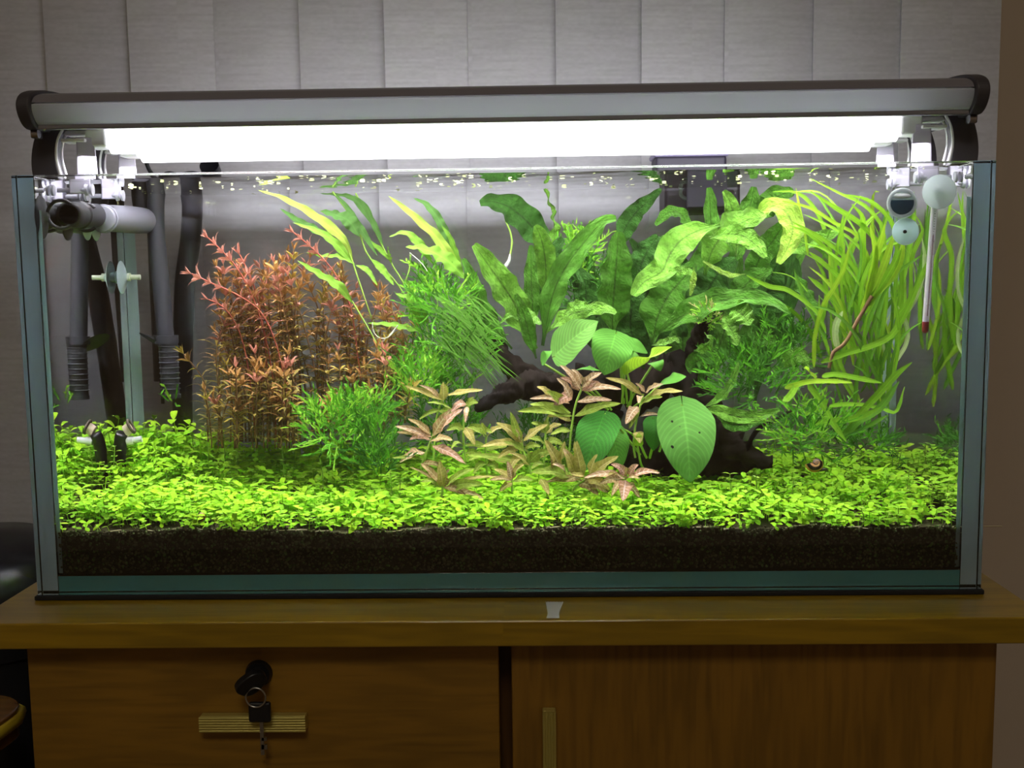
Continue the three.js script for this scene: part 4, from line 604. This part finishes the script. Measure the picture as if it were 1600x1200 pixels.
// ---------------------------------------------------------------- ribbon-leaved plants on the right
{
  rnd = mulberry(808);
  const rb = (t, mat, w, z0, z1, xy, o = {}) => part(t, 'leaf', local(t, leafGeo(spine(xy, z0, z1), w * 0.85 * px2m(z0), { n: 18, m: 2, prof: PROF.strap, wave: 0.12, waves: 5, fold: 0.35, facing: V(rr(-0.6, 0.6), rr(0.2, 0.8), 1), twist: rr(-0.7, 0.7), ...o })), mat);
  const r1 = plant('ribbon_plant', 'ribbon leaved plant with a brown stem slanting up to the right', 'plant', P(1295, 600, -0.06));
  part(r1, 'stem', local(r1, tube(spine([1295, 575, 1302, 550, 1318, 538, 1340, 500, 1355, 474, 1362, 462], -0.06, -0.055), 0.0013, 20, 7)), G.stemBrown);
  for (const xy of [[1352, 478, 1375, 448, 1392, 420, 1408, 388], [1354, 474, 1370, 440, 1386, 400, 1396, 366], [1352, 470, 1360, 430, 1374, 380, 1382, 350], [1356, 470, 1390, 436, 1404, 410, 1412, 372], [1345, 490, 1360, 440, 1366, 400, 1358, 352]]) rb(r1, rnd() < 0.5 ? G.strapYellow : G.strap, 13, -0.058, -0.05, xy);
  rb(r1, G.strap, 11, -0.06, -0.045, [1282, 566, 1320, 552, 1362, 540, 1392, 524, 1412, 492, 1428, 458, 1442, 418]);
  rb(r1, G.strap, 9, -0.055, -0.05, [1400, 494, 1420, 470, 1436, 440, 1450, 405]);
  const r2 = plant('ribbon_plant', 'ribbon leaved plant with flat leaves crossing low above the right end of the carpet', 'plant', P(1300, 668, -0.055));
  for (const [w, m, xy] of [[10, 'strap', [1284, 588, 1305, 585, 1340, 591, 1376, 598]], [10, 'strapYellow', [1226, 606, 1260, 597, 1295, 596, 1331, 598]], [11, 'strap', [1262, 600, 1285, 632, 1300, 660, 1322, 690]], [11, 'strap', [1272, 662, 1305, 658, 1340, 652, 1375, 636]], [9, 'strap', [1295, 634, 1335, 632, 1372, 637, 1398, 645, 1406, 632, 1409, 618, 1413, 604]], [13, 'strap', [1318, 684, 1345, 645, 1375, 612, 1402, 583, 1424, 566]], [14, 'strapDark', [1310, 690, 1340, 660, 1372, 640, 1404, 596]], [9, 'strapDark', [1310, 680, 1350, 668, 1388, 648]], [12, 'strap', [1245, 598, 1238, 612, 1228, 624, 1222, 626]], [9, 'strapYellow', [1276, 592, 1262, 580, 1258, 572]]]) rb(r2, G[m], w, -0.06, -0.045, xy);
  const r3 = plant('ribbon_plant', 'ribbon leaved plant with single thin leaf bowing far out before the broad fern', 'plant', P(1275, 590, -0.07));
  rb(r3, G.strapYellow, 8, -0.065, -0.05, [1271, 574, 1272, 530, 1285, 478, 1302, 450, 1317, 422, 1328, 376]);
  rb(r3, G.strap, 9, -0.08, -0.07, [1320, 442, 1300, 424, 1284, 410, 1264, 394]); rb(r3, G.strap, 10, -0.085, -0.075, [1316, 488, 1302, 468, 1285, 452, 1262, 432]); rb(r3, G.strap, 9, -0.08, -0.07, [1290, 520, 1276, 490, 1255, 470, 1226, 452, 1202, 448, 1166, 430]);
  rb(r3, G.strapPale, 12, -0.062, -0.06, [1307, 542, 1304, 524, 1306, 506, 1316, 486], { wave: 0.05 }); rb(r3, G.strapDark, 10, -0.09, -0.08, [1290, 530, 1272, 500, 1256, 470, 1240, 422]);
  const r4 = plant('ribbon_plant', 'ribbon leaved plant fanning up and left with its tips at the surface', 'plant', P(1350, 650, -0.11));
  for (const xy of [[1372, 560, 1384, 470, 1382, 400, 1376, 352, 1350, 322, 1310, 302, 1265, 279], [1395, 480, 1402, 400, 1398, 364, 1388, 340, 1356, 313, 1320, 304], [1376, 500, 1380, 420, 1370, 380, 1344, 350, 1300, 322, 1266, 299], [1360, 500, 1358, 420, 1350, 388, 1335, 366, 1300, 347, 1267, 326, 1222, 314], [1345, 470, 1348, 400, 1348, 362, 1346, 338, 1330, 319], [1330, 480, 1320, 420, 1315, 362, 1318, 330], [1350, 480, 1335, 420, 1300, 385, 1265, 362, 1238, 347], [1365, 480, 1350, 400, 1325, 372, 1287, 350, 1255, 335], [1340, 520, 1330, 440, 1300, 400, 1264, 366, 1232, 352], [1400, 540, 1408, 450, 1404, 404, 1392, 372]]) rb(r4, rnd() < 0.4 ? G.strapYellow : G.strap, rr(7, 10), rr(-0.11, -0.09), rr(-0.085, -0.065), xy);
  rb(r4, G.strapYellow, 5, -0.1, -0.11, [1262, 400, 1256, 360, 1248, 322, 1243, 294]);
  const r5 = plant('ribbon_plant', 'ribbon leaved plant with pale leaves bowing against the right pane', 'plant', P(1400, 620, -0.09));
  rb(r5, G.strapPale, 8, -0.09, -0.085, [1398, 566, 1414, 540, 1418, 520, 1412, 498, 1402, 478]); rb(r5, G.strapPale, 7, -0.08, -0.07, [1416, 490, 1432, 462, 1441, 430, 1443, 400, 1440, 372]); rb(r5, G.strap, 9, -0.1, -0.09, [1406, 540, 1420, 470, 1424, 400, 1440, 360, 1430, 338, 1424, 330]);
  rb(r5, G.strap, 9, -0.12, -0.11, [1380, 610, 1400, 540, 1406, 470, 1398, 430]); rb(r5, G.strapPale, 6, -0.1, -0.1, [1384, 560, 1378, 520, 1390, 490]);
  // the dense fans behind: stems whose leaves arch up and outwards
  const names = ['dense ribbon leaved plant standing in the middle of the right thicket', 'ribbon leaved plant at the back of the right thicket, its leaves upright', 'ribbon leaved plant filling the lower right thicket above the needle tuft', 'ribbon leaved plant at the left edge of the right thicket beside the broad fern', 'ribbon leaved plant arching towards the right pane behind the thermometer'];
  [[1352, 640, 30, 1350, 350, 70], [1375, 640, 22, 1385, 340, 46], [1360, 670, 36, 1370, 480, 50], [1310, 610, 24, 1280, 400, 50], [1392, 620, 16, 1418, 380, 22]].forEach(([xb, yb, sb, xt, yt, st], i) => {
    const z = [-0.1, -0.15, -0.085, -0.125, -0.125][i], t = plant('ribbon_plant', names[i], 'plant', P(xb, yb, z));
    for (let k = 0; k < [17, 15, 17, 13, 8][i]; k++) {
      const f = rnd(), zz = z + rr(-0.02, 0.02), L = rr(110, 250), q = [lerp(xb, xt, f * 0.6) + rr(-sb, sb), lerp(yb, yt, f * 0.62) + rr(-14, 14)], side = rnd() < 0.62 ? -1 : 1, bend = side * rr(0.25, 1.5);
      let a = rr(-0.55, 0.5) - side * 0.15, [x, y] = q;
      for (let j = 1; j <= 6; j++) { a += bend / 6 * (j / 3.5); x += Math.sin(a) * L / 6; y -= Math.cos(a) * L / 6; q.push(Math.min(x, 1440), Math.max(y, 300)); }
      rb(t, [G.strap, G.strap, G.strapYellow, G.strapDark, G.strapDark][Math.floor(rnd() * 5)], rr(4.6, 8), zz, Math.min(zz + rr(-0.01, 0.04), -0.03), q);
    }
  });
}

// ---------------------------------------------------------------- carpet
{
  rnd = mulberry(555);
  const leaf = (a, up, L, w, y) => { const d = V(Math.cos(a), 0, Math.sin(a)), p = V(0, y, 0); return leafGeo([p, p.clone().addScaledVector(d, L * 0.5).add(V(0, L * up * 0.55, 0)), p.clone().addScaledVector(d, L).add(V(0, L * (up * 0.7 - 0.06), 0))], w, { n: 4, m: 2, prof: (t) => (t < 0.16 ? 0.2 : Math.sin(Math.PI * (0.12 + 0.88 * (t - 0.16) / 0.84)) ** 0.55), fold: 0.16, facing: V(0.01, 1, 0) }); };
  const sprig = (h, n) => { const l = [], lx = rr(-0.002, 0.002), lz = rr(-0.002, 0.002); const st = tube([V(0, 0, 0), V(lx * 0.5, h * 0.5, lz * 0.3), V(lx, h, lz)], 0.0003, 3, 3); st.deleteAttribute('uv'); st.setAttribute('uv', new THREE.Float32BufferAttribute(new Float32Array(st.attributes.position.count * 2), 2)); l.push(st);
    for (let i = 0; i < n; i++) { const s = (i + 1) / n, a0 = i * 1.571 + rr(-0.3, 0.3); for (const k of [0, Math.PI]) l.push(leaf(a0 + k + rr(-0.3, 0.3), s > 0.9 ? rr(0.05, 0.4) : rr(-0.1, 0.2), rr(0.0048, 0.0064), rr(0.0031, 0.004), h * s).translate(lx * s, 0, lz * s)); } return mergeGeometries(l.map((g) => g.toNonIndexed())); };
  const t = thing('carpet_plants', 'bright green carpet of tiny round leaves covering the soil of the aquarium', 'plants', [0, Y0, 0]); t.userData.kind = 'stuff';
  const m = new THREE.Matrix4(), q = new THREE.Quaternion(), c = new THREE.Color(), geos = [sprig(0.009, 2), sprig(0.0115, 3), sprig(0.007, 1), sprig(0.014, 3), sprig(0.010, 2)], spots = geos.map(() => []);
  for (let i = 0; i < 7400; i++) {
    const x = rr(-0.286, 0.286), z = -0.0125 - 0.19 * rnd() ** 0.9, right = sstep(x, 0.12, 0.26), thin = 0.25 * right + 0.25 * sstep(x, 0.02, 0.1) * sstep(-z, 0.08, 0.13) + (z > -0.02 ? 0.25 + 0.3 * right : 0);
    if (rnd() < thin || (vnoise(x * 60 + 9, z * 60) < 0.2 && rnd() < 0.7)) continue;
    const k = Math.floor(rnd() * geos.length); spots[k].push([x, z]);
  }
  spots.forEach((list, k) => {
    const im = new THREE.InstancedMesh(geos[k], G.carpet, list.length); im.name = numbered('carpet_sprigs'); im.userData.kind = 'stuff'; shadow(im);
    list.forEach(([x, z], i) => {
      const s = rr(0.8, 1.2) * (z < -0.15 && x < -0.1 ? rr(1, 1.35) : 1) * (z > -0.022 ? 0.75 : 1), up = 1 + 0.8 * sstep(-x, 0.2, 0.25) * sstep(-z, 0.1, 0.13), edge = Math.min(1, (0.288 - Math.abs(x)) / 0.006);
      q.setFromEuler(new THREE.Euler(rr(-0.3, 0.45) + (z > -0.022 ? 0.15 : 0), rr(0, 6.28), rr(-0.35, 0.35) * edge)); m.compose(V(x, soilY(x, z) - 0.001, Math.min(z, -0.0118 - 0.003)), q, V(s, s * up * rr(0.8, 1.2), s)); im.setMatrixAt(i, m);
      const v = rr(0.75, 1.1), y = rr(0, 1); c.setRGB((0.36 + 0.18 * y) * v, (0.78 + 0.1 * y) * v, 0.03 * v); im.setColorAt(i, c);
    });
    t.add(im);
  });
  // taller sprigs that stand out of the carpet
  const tall = [[225, 660, -0.17], [245, 664, -0.165], [262, 672, -0.16], [180, 695, -0.12], [300, 672, -0.15], [320, 665, -0.15], [350, 672, -0.15], [372, 678, -0.13], [440, 690, -0.1], [500, 712, -0.09], [610, 735, -0.07], [625, 745, -0.06], [1395, 690, -0.14], [1408, 702, -0.13], [1420, 735, -0.07], [1455, 748, -0.06], [1140, 738, -0.06], [1180, 742, -0.06], [900, 790, -0.02], [1268, 792, -0.018], [1345, 792, -0.018], [1390, 800, -0.016], [1480, 770, -0.03], [1240, 745, -0.06]];
  const where = ['topmost beside the foot of the intake pipe', 'second from the intake pipe, a little lower', 'third from the intake pipe, beside the bare glass', 'over the dark gas diffuser', 'between the intake pipe and the orange stems', 'just left of the orange stems, the upper of two', 'at the left foot of the orange stems', 'in front of the left orange stems', 'left of the bright needle bush, before the olive stems', 'at the left foot of the bright needle bush', 'right below the dark needle clump', 'between the dark needle clump and the low tan rosette', 'farthest back before the right pane', 'behind the right end of the carpet, the lower of two', 'near the right pane in the middle depth of the carpet', 'last before the right pane, low', 'right under the tip of the large spotted leaf', 'below the blunt end of the driftwood', 'at the front glass below the bright pink top', 'at the front glass below the amber snail', 'at the front glass right of the amber snail', 'at the front glass, second from the right corner', 'at the right front corner of the carpet', 'left of the amber snail'];
  const tallNames = where.map((w) => 'green carpet sprig standing up ' + w);
  tall.forEach(([x, y, z], i) => {
    const p = P(x, y, z), s = soilY(p.x, p.z), h = Math.max(p.y - s, 0.008), o = V(p.x, s - 0.001, p.z), tt = plant('carpet_sprig', tallNames[i], 'plant', o);
    part(tt, 'stem', tube([V(0, 0, 0), V(rr(-0.002, 0.002), h * 0.5, 0), V(0, h, 0)], 0.00035, 8, 5), G.stemGreen);
    const n = Math.max(3, Math.round(h / 0.004)); for (let k = 1; k <= n; k++) for (const a of [0, Math.PI]) { const g = leaf(k * 1.571 + a + rr(-0.4, 0.4), rr(0, 0.4), rr(0.0045, 0.006), rr(0.0028, 0.0036), h * k / n); part(tt, 'leaf', g, G.strapYellow); }
  });
  const run = [];
  for (let k = 0; k < 16; k++) { const x = -0.27 + k * 0.036 + rr(-0.01, 0.01), L = rr(0.02, 0.045), z = -0.0124, y = (a) => soilY(a, z) + 0.0004; run.push(tube([V(x, y(x), z), V(x + L * 0.3, y(x + L * 0.3) - 0.001, z), V(x + L * 0.7, y(x + L * 0.7), z), V(x + L, y(x + L) + 0.0008, z)], 0.00038, 14, 5)); for (let j = 0; j < 2; j++) { const xx = x + L * rnd(), yy = y(xx); run.push(tube([V(xx, yy, -0.0121), V(xx + rr(-0.001, 0.001), yy - 0.004, -0.0119), V(xx + rr(-0.002, 0.002), yy - rr(0.005, 0.012), -0.0119)], 0.00013, 8, 4)); } }
  const ru = part(t, 'runners', mergeGeometries(run), std(0.5, 0.42, 0.25, 0.8)); ru.userData.kind = 'stuff';
}

// ---------------------------------------------------------------- things in and behind the tank
const pipeGrey = phys(0.03, 0.032, 0.04, 0.5), pipeBlack = phys(0.012, 0.012, 0.014, 0.4), pipePale = phys(0.2, 0.2, 0.235, 0.5), rubber = phys(0.55, 0.68, 0.68, 0.4, { transmission: 0.45 }), rubberBlack = phys(0.02, 0.02, 0.022, 0.5);
const cupLathe = (r, mat) => new THREE.LatheGeometry([[0.0001, 0.0046], [r * 0.22, 0.0046], [r * 0.26, 0.003], [r * 0.5, 0.0022], [r * 0.85, 0.001], [r, 0.0002], [r * 0.97, 0], [r * 0.5, 0.0012], [0.0001, 0.002]].map((p) => new THREE.Vector2(...p)), 36);
{ // outflow pipe along the left pane
  const t = thing('outflow_pipe', 'black and pale grey filter outflow pipe lying along the left pane near the surface', 'pipe', [0, Y0, 0]);
  const ring = (z, x, y, r0, r1, l, m) => part(t, 'collar', new THREE.TubeGeometry(new THREE.LineCurve3(V(x, y, z), V(x, y, z - l)), 1, r0, 24), m);
  const nozzle = new THREE.LatheGeometry([[0.0062, 0], [0.0082, 0], [0.0084, 0.006], [0.0084, 0.0215], [0.0094, 0.022], [0.0094, 0.025], [0.0082, 0.0255], [0.0082, 0.066], [0.0062, 0.066], [0.0062, 0]].map((p) => new THREE.Vector2(...p)), 32).rotateX(-Math.PI / 2);
  const n = part(t, 'nozzle', nozzle, pipeBlack); n.position.set(-0.2765, 0.2425, -0.036); n.rotation.set(0.03, 0.04, 0);
  part(t, 'elbow', taper([V(-0.2742, 0.2422, -0.098), V(-0.2738, 0.2432, -0.12), V(-0.272, 0.2436, -0.15), V(-0.2685, 0.2436, -0.176), V(-0.2675, 0.2436, -0.186), V(-0.2672, 0.2436, -0.192)], [0.0086, 0.0094, 0.0094, 0.0098, 0.0096, 0.009], 30, 22), pipePale, 'pale grey elbow');
  part(t, 'collar', new THREE.TorusGeometry(0.0088, 0.0011, 10, 30).translate(-0.274, 0.2424, -0.104), pipePale);
  part(t, 'riser', tube([V(-0.2685, 0.2436, -0.186), V(-0.2715, 0.248, -0.195), V(-0.274, 0.262, -0.197), V(-0.2745, 0.28, -0.206), V(-0.2745, 0.279, -0.224), V(-0.2745, 0.26, -0.232), V(-0.275, 0.2, -0.234), V(-0.276, 0.12, -0.236)], 0.0062, 50, 14), pipeBlack);
  for (const z of [-0.02, -0.07]) { const c = part(t, 'suction_cup', cupLathe(0.0135).rotateZ(-Math.PI / 2), rubberBlack); c.position.set(-0.2888, 0.2405, z); part(c, 'clip', new THREE.TorusGeometry(0.0088, 0.0012, 8, 24, 4.6).rotateZ(0.8).translate(0.0128, 0.0015, 0), rubberBlack); }
  for (const z of [-0.112, -0.132]) part(t, 'clear_cup', cupLathe(0.0125).rotateZ(-Math.PI / 2), rubber, 'clear suction cup').position.set(-0.2888, 0.2405, z);
}
{
  const t = thing('intake_pipe', 'dark grey filter intake pipe hanging down in the left back corner', 'pipe', [0, Y0, 0]);
  part(t, 'pipe', tube([V(-0.2462, 0.24, -0.2335), V(-0.2458, 0.254, -0.2326), V(-0.247, 0.268, -0.231), V(-0.2515, 0.278, -0.224), V(-0.2555, 0.281, -0.21), V(-0.2575, 0.2765, -0.196), V(-0.2595, 0.262, -0.189), V(-0.2605, 0.24, -0.187), V(-0.2585, 0.2, -0.185), V(-0.2562, 0.158, -0.183)], 0.0064, 70, 18), pipeGrey);
  part(t, 'joint', cyl(0.0088, 0.0088, 0.006, 26).translate(-0.2556, 0.1555, -0.183), pipeGrey);
  part(t, 'strainer', merge([cyl(0.0072, 0.0066, 0.042, 26).translate(-0.2545, 0.134, -0.183), ...[...Array(9)].map((_, i) => new THREE.TorusGeometry(0.0071, 0.0005, 6, 26).rotateX(Math.PI / 2).translate(-0.2545, 0.118 + i * 0.004, -0.183)), cyl(0.0074, 0.0074, 0.003, 26).translate(-0.2543, 0.1125, -0.183)]), pipeGrey);
  const c = part(t, 'suction_cup', cupLathe(0.0125).rotateZ(-0.6).rotateY(0.5), rubberBlack); c.position.set(-0.2665, 0.1535, -0.1875);
}
{
  const t = thing('filter_hose', 'thick black filter hose hanging behind the back pane', 'hose', [0, Y0, 0]);
  part(t, 'hose', tube([V(-0.243, 0.292, -0.215), V(-0.2435, 0.284, -0.226), V(-0.244, 0.267, -0.232), V(-0.247, 0.235, -0.234), V(-0.2535, 0.2, -0.235), V(-0.2555, 0.182, -0.236), V(-0.262, 0.1, -0.24), V(-0.265, -0.005, -0.25)], 0.0078, 60, 16), pipeBlack);
}
{ // cup with rods on the left pane
  const t = thing('suction_cup', 'clear suction cup with a pale rod on the left pane below the outflow pipe', 'suction cup', [-0.2888, Y0 + 0.2022, -0.176]);
  part(t, 'cup', cupLathe(0.0122).scale(1, 1.3, 1).rotateZ(-Math.PI / 2).translate(0.0036, 0, 0), rubber); part(t, 'foot', cyl(0.0035, 0.0045, 0.004, 18).rotateZ(-Math.PI / 2).translate(0.002, 0, 0), rubber);
  part(t, 'rod', merge([cyl(0.0019, 0.0019, 0.0095, 14).rotateZ(Math.PI / 2).translate(0.013, 0, 0), cyl(0.0028, 0.0032, 0.004, 14).rotateZ(Math.PI / 2).translate(0.0085, 0, 0)]), phys(0.6, 0.66, 0.5, 0.5));
}
{ // gas diffuser by the left pane
  const p = P(190, 682, -0.14), t = thing('gas_diffuser', 'black and white gas diffuser standing in the carpet by the left pane', 'diffuser', [p.x, Y0 + p.y, p.z]); t.scale.set(0.8, 1, 0.8);
  part(t, 'body', taper([V(-0.002, -0.03, 0), V(-0.001, -0.012, 0.001), V(0.0, -0.002, 0.003), V(0.002, 0.003, 0.004)], [0.0042, 0.0048, 0.0056, 0.0052], 16, 18), pipeBlack);
  part(t, 'disc', cyl(0.0045, 0.0045, 0.006, 22).rotateZ(-1.0).translate(0.0068, 0.0055, 0.001), phys(0.75, 0.6, 0.45, 0.7), 'beige ceramic disc');
  part(t, 'collar', new THREE.TorusGeometry(0.0052, 0.0013, 8, 24).rotateY(Math.PI / 2).rotateZ(-1.0 + Math.PI / 2).translate(0.0098, 0.0075, 0.001), phys(0.1, 0.07, 0.05, 0.6));
  part(t, 'arm', merge([cyl(0.0024, 0.0024, 0.014, 16).rotateZ(Math.PI / 2 + 0.12).translate(0.0125, -0.0025, 0.002), cyl(0.0034, 0.0034, 0.006, 16).rotateZ(Math.PI / 2 + 0.12).translate(0.0085, -0.003, 0.002)]), phys(0.75, 0.78, 0.76, 0.4), 'white arm');
}
{ // thermometer on the front pane
  const t = thing('thermometer', 'glass thermometer with a red bulb hanging from a white suction cup', 'thermometer', [0.2691, Y0 + 0.2476, -0.0112]);
  part(t, 'suction_cup', cupLathe(0.0105).rotateX(-Math.PI / 2), phys(0.9, 0.95, 0.95, 0.9, { transmission: 0.6 }));
  part(t, 'knob', cyl(0.0022, 0.003, 0.006, 18).rotateX(-Math.PI / 2).translate(0, 0, -0.006), phys(0.7, 0.76, 0.76, 0.5));
  const a = V(-0.0006, 0.001, -0.0066), b = V(-0.0042, -0.0795, -0.0066), d = b.clone().sub(a), q = new THREE.Quaternion().setFromUnitVectors(V(0, -1, 0), d.clone().normalize());
  const tube1 = part(t, 'glass_tube', cyl(0.0021, 0.0021, d.length(), 20).translate(0, -d.length() / 2, 0), phys(0.82, 0.76, 0.8, 0.25, { transmission: 0.3 })); tube1.position.copy(a); tube1.quaternion.copy(q);
  const sc = tex(32, 256, (u, v) => { const tick = (v * 40) % 1 < 0.2 && u > 0.4 && u < ((v * 40 | 0) % 5 === 0 ? 0.85 : 0.65); return tick ? 60 : 225; }, true, false);
  const scale = part(tube1, 'scale', new THREE.BoxGeometry(0.0024, 0.062, 0.0003).translate(0, -0.039, 0.0021), std(1, 1, 1, 0.6, 0, { map: sc }));
  const line = part(tube1, 'column', cyl(0.0004, 0.0004, 0.05, 8).translate(0, -0.052, 0.0024), phys(0.25, 0.16, 0.18, 0.4));
  const bulb = part(t, 'bulb', new THREE.CapsuleGeometry(0.0021, 0.0045, 8, 18).translate(0, -0.003, 0), phys(0.16, 0.012, 0.02, 0.3), 'dark red bulb'); bulb.position.copy(b); bulb.quaternion.copy(q);
}
{ // drop checker and its cup
  const t = thing('drop_checker', 'round glass gas indicator half full of dark blue liquid beside the thermometer', 'indicator', [0.2473, Y0 + 0.2412, -0.0215]);
  part(t, 'glass_rim', new THREE.TorusGeometry(0.0082, 0.0012, 12, 40).translate(0, 0, 0.0075), phys(0.75, 0.8, 0.8, 0.15, { transmission: 0.4 }));
  part(t, 'glass_shell', new THREE.SphereGeometry(0.0085, 32, 16, 0, 6.284, 0, Math.PI / 2).rotateX(-Math.PI / 2).translate(0, 0, 0.0065), phys(0.6, 0.66, 0.66, 0.25, { transmission: 0.35 }), 'pale glass shell');
  const s = new THREE.Shape(); s.absarc(0, 0, 0.0072, Math.PI * 1.0 - 0.22, Math.PI * 2 + 0.22, false); s.closePath();
  part(t, 'liquid', new THREE.ExtrudeGeometry(s, { depth: 0.0035, bevelEnabled: false, curveSegments: 24 }).translate(0, 0.0003, 0.0045), phys(0.02, 0.07, 0.11, 0.15), 'dark blue liquid');
  part(t, 'air_bubble', new THREE.SphereGeometry(0.0058, 24, 12).scale(1.05, 0.32, 0.5).translate(0, 0.0044, 0.0058), phys(0.8, 0.82, 0.8, 0.12));
}
{
  const t = thing('suction_cup', 'pale grey suction cup with a dark centre hole below the gas indicator', 'suction cup', [0.2492, Y0 + 0.2238, -0.0112]);
  part(t, 'cup', cupLathe(0.0083).rotateX(-Math.PI / 2), phys(0.8, 0.92, 0.92, 0.9, { transmission: 0.55 }));
  part(t, 'hole', cyl(0.0011, 0.0011, 0.0012, 16).rotateX(Math.PI / 2).translate(0, 0, -0.0016), blackMatt);
}
{ // box hung behind the tank
  const t = thing('hang_on_box', 'dark box hanging on the back pane behind the ferns', 'box', [0.151, Y0, -0.245]);
  part(t, 'box_body', rbx(0.058, 0.05, 0.036, 0.003, 0, 0.2705, 0), phys(0.035, 0.03, 0.05, 0.5));
  part(t, 'lit_box_top', rbx(0.061, 0.004, 0.039, 0.0015, 0, 0.2965, 0), phys(0.3, 0.27, 0.42, 0.5));  // lamp light falling on the box top put into a lighter colour
  part(t, 'hook', merge([rbx(0.03, 0.003, 0.028, 0.001, 0, 0.268, 0.0325), rbx(0.03, 0.02, 0.003, 0.001, 0, 0.2585, 0.0427)]), phys(0.035, 0.03, 0.05, 0.5));
  for (const x of [-0.012, 0.012]) part(t, 'round_port', new THREE.TorusGeometry(0.005, 0.0014, 10, 24).translate(x, 0.2615, 0.0185), phys(0.14, 0.2, 0.16, 0.4));
}
// snails
function snail(label, v, s, ry) {
  const t = thing('snail', label, 'snail', [v.x, Y0 + v.y, v.z]), pos = [], uv = [], idx = [], n = 60, m = 14;
  for (let i = 0; i <= n; i++) { const a = i / n * 2.4 * 2 * Math.PI, k = Math.exp(0.17 * a) / Math.exp(0.17 * 15.08), R = 0.0042 * k * s, r = 0.0036 * k * s, h = (1 - k) * 0.0035 * s; for (let j = 0; j <= m; j++) { const b = j / m * 6.2832, rad = R * 0.62 + r * Math.cos(b); pos.push(Math.cos(a) * rad, h + r * Math.sin(b) * 0.9, Math.sin(a) * rad); uv.push(j / m, a / 6.28); } }
  for (let i = 0; i < n; i++) for (let j = 0; j < m; j++) { const a = i * (m + 1) + j, b = a + m + 1; idx.push(a, a + 1, b, b, a + 1, b + 1); }
  const g = new THREE.BufferGeometry(); g.setAttribute('position', new THREE.Float32BufferAttribute(pos, 3)); g.setAttribute('uv', new THREE.Float32BufferAttribute(uv, 2)); g.setIndex(idx); g.computeVertexNormals();
  const band = tex(64, 8, (u) => (Math.abs((u * 3) % 1 - 0.5) < 0.17 ? [30, 24, 16] : [170, 120, 50]));
  const sh = part(t, 'shell', g, phys(1, 1, 1, 0.3, { map: band })); sh.rotation.set(1.25, ry, 0.2);
  const f = new THREE.SphereGeometry(0.003 * s, 16, 10).scale(1.5, 0.35, 0.8).translate(0.0015 * s, -0.0028 * s, 0.001 * s); part(t, 'foot', f, phys(0.08, 0.075, 0.07, 0.5));
}
snail('striped yellow and black snail among the carpet leaves near the front', P(315, 806, -0.02), 0.72, 0.4);
snail('amber and black snail on the leaves at the right end of the driftwood', P(1275, 725, -0.055), 1.2, -0.6);
snail('small olive snail in the middle of the carpet', P(743, 806, -0.022), 0.7, 1.9);
{ // scraps floating on the water
  rnd = mulberry(66); const l = [];
  for (let i = 0; i < 240; i++) { const g = new THREE.CircleGeometry(rr(0.0006, 0.002), 7).scale(1, rr(0.4, 1), 1).rotateX(-Math.PI / 2 + rr(-0.5, 0.5)).rotateY(rr(0, 6)).translate(rr(-0.27, 0.27), WL - rr(0.0002, 0.0008), rr(-0.195, -0.014)); l.push(g); }
  const o = single('floating_scraps', 'tiny yellow green plant scraps floating on the water surface', 'scraps', mergeGeometries(l), leafMat(null, 0.8, 0.85, 0.4, 0.3)); o.userData.kind = 'stuff';
}

renderer.render(scene, camera);
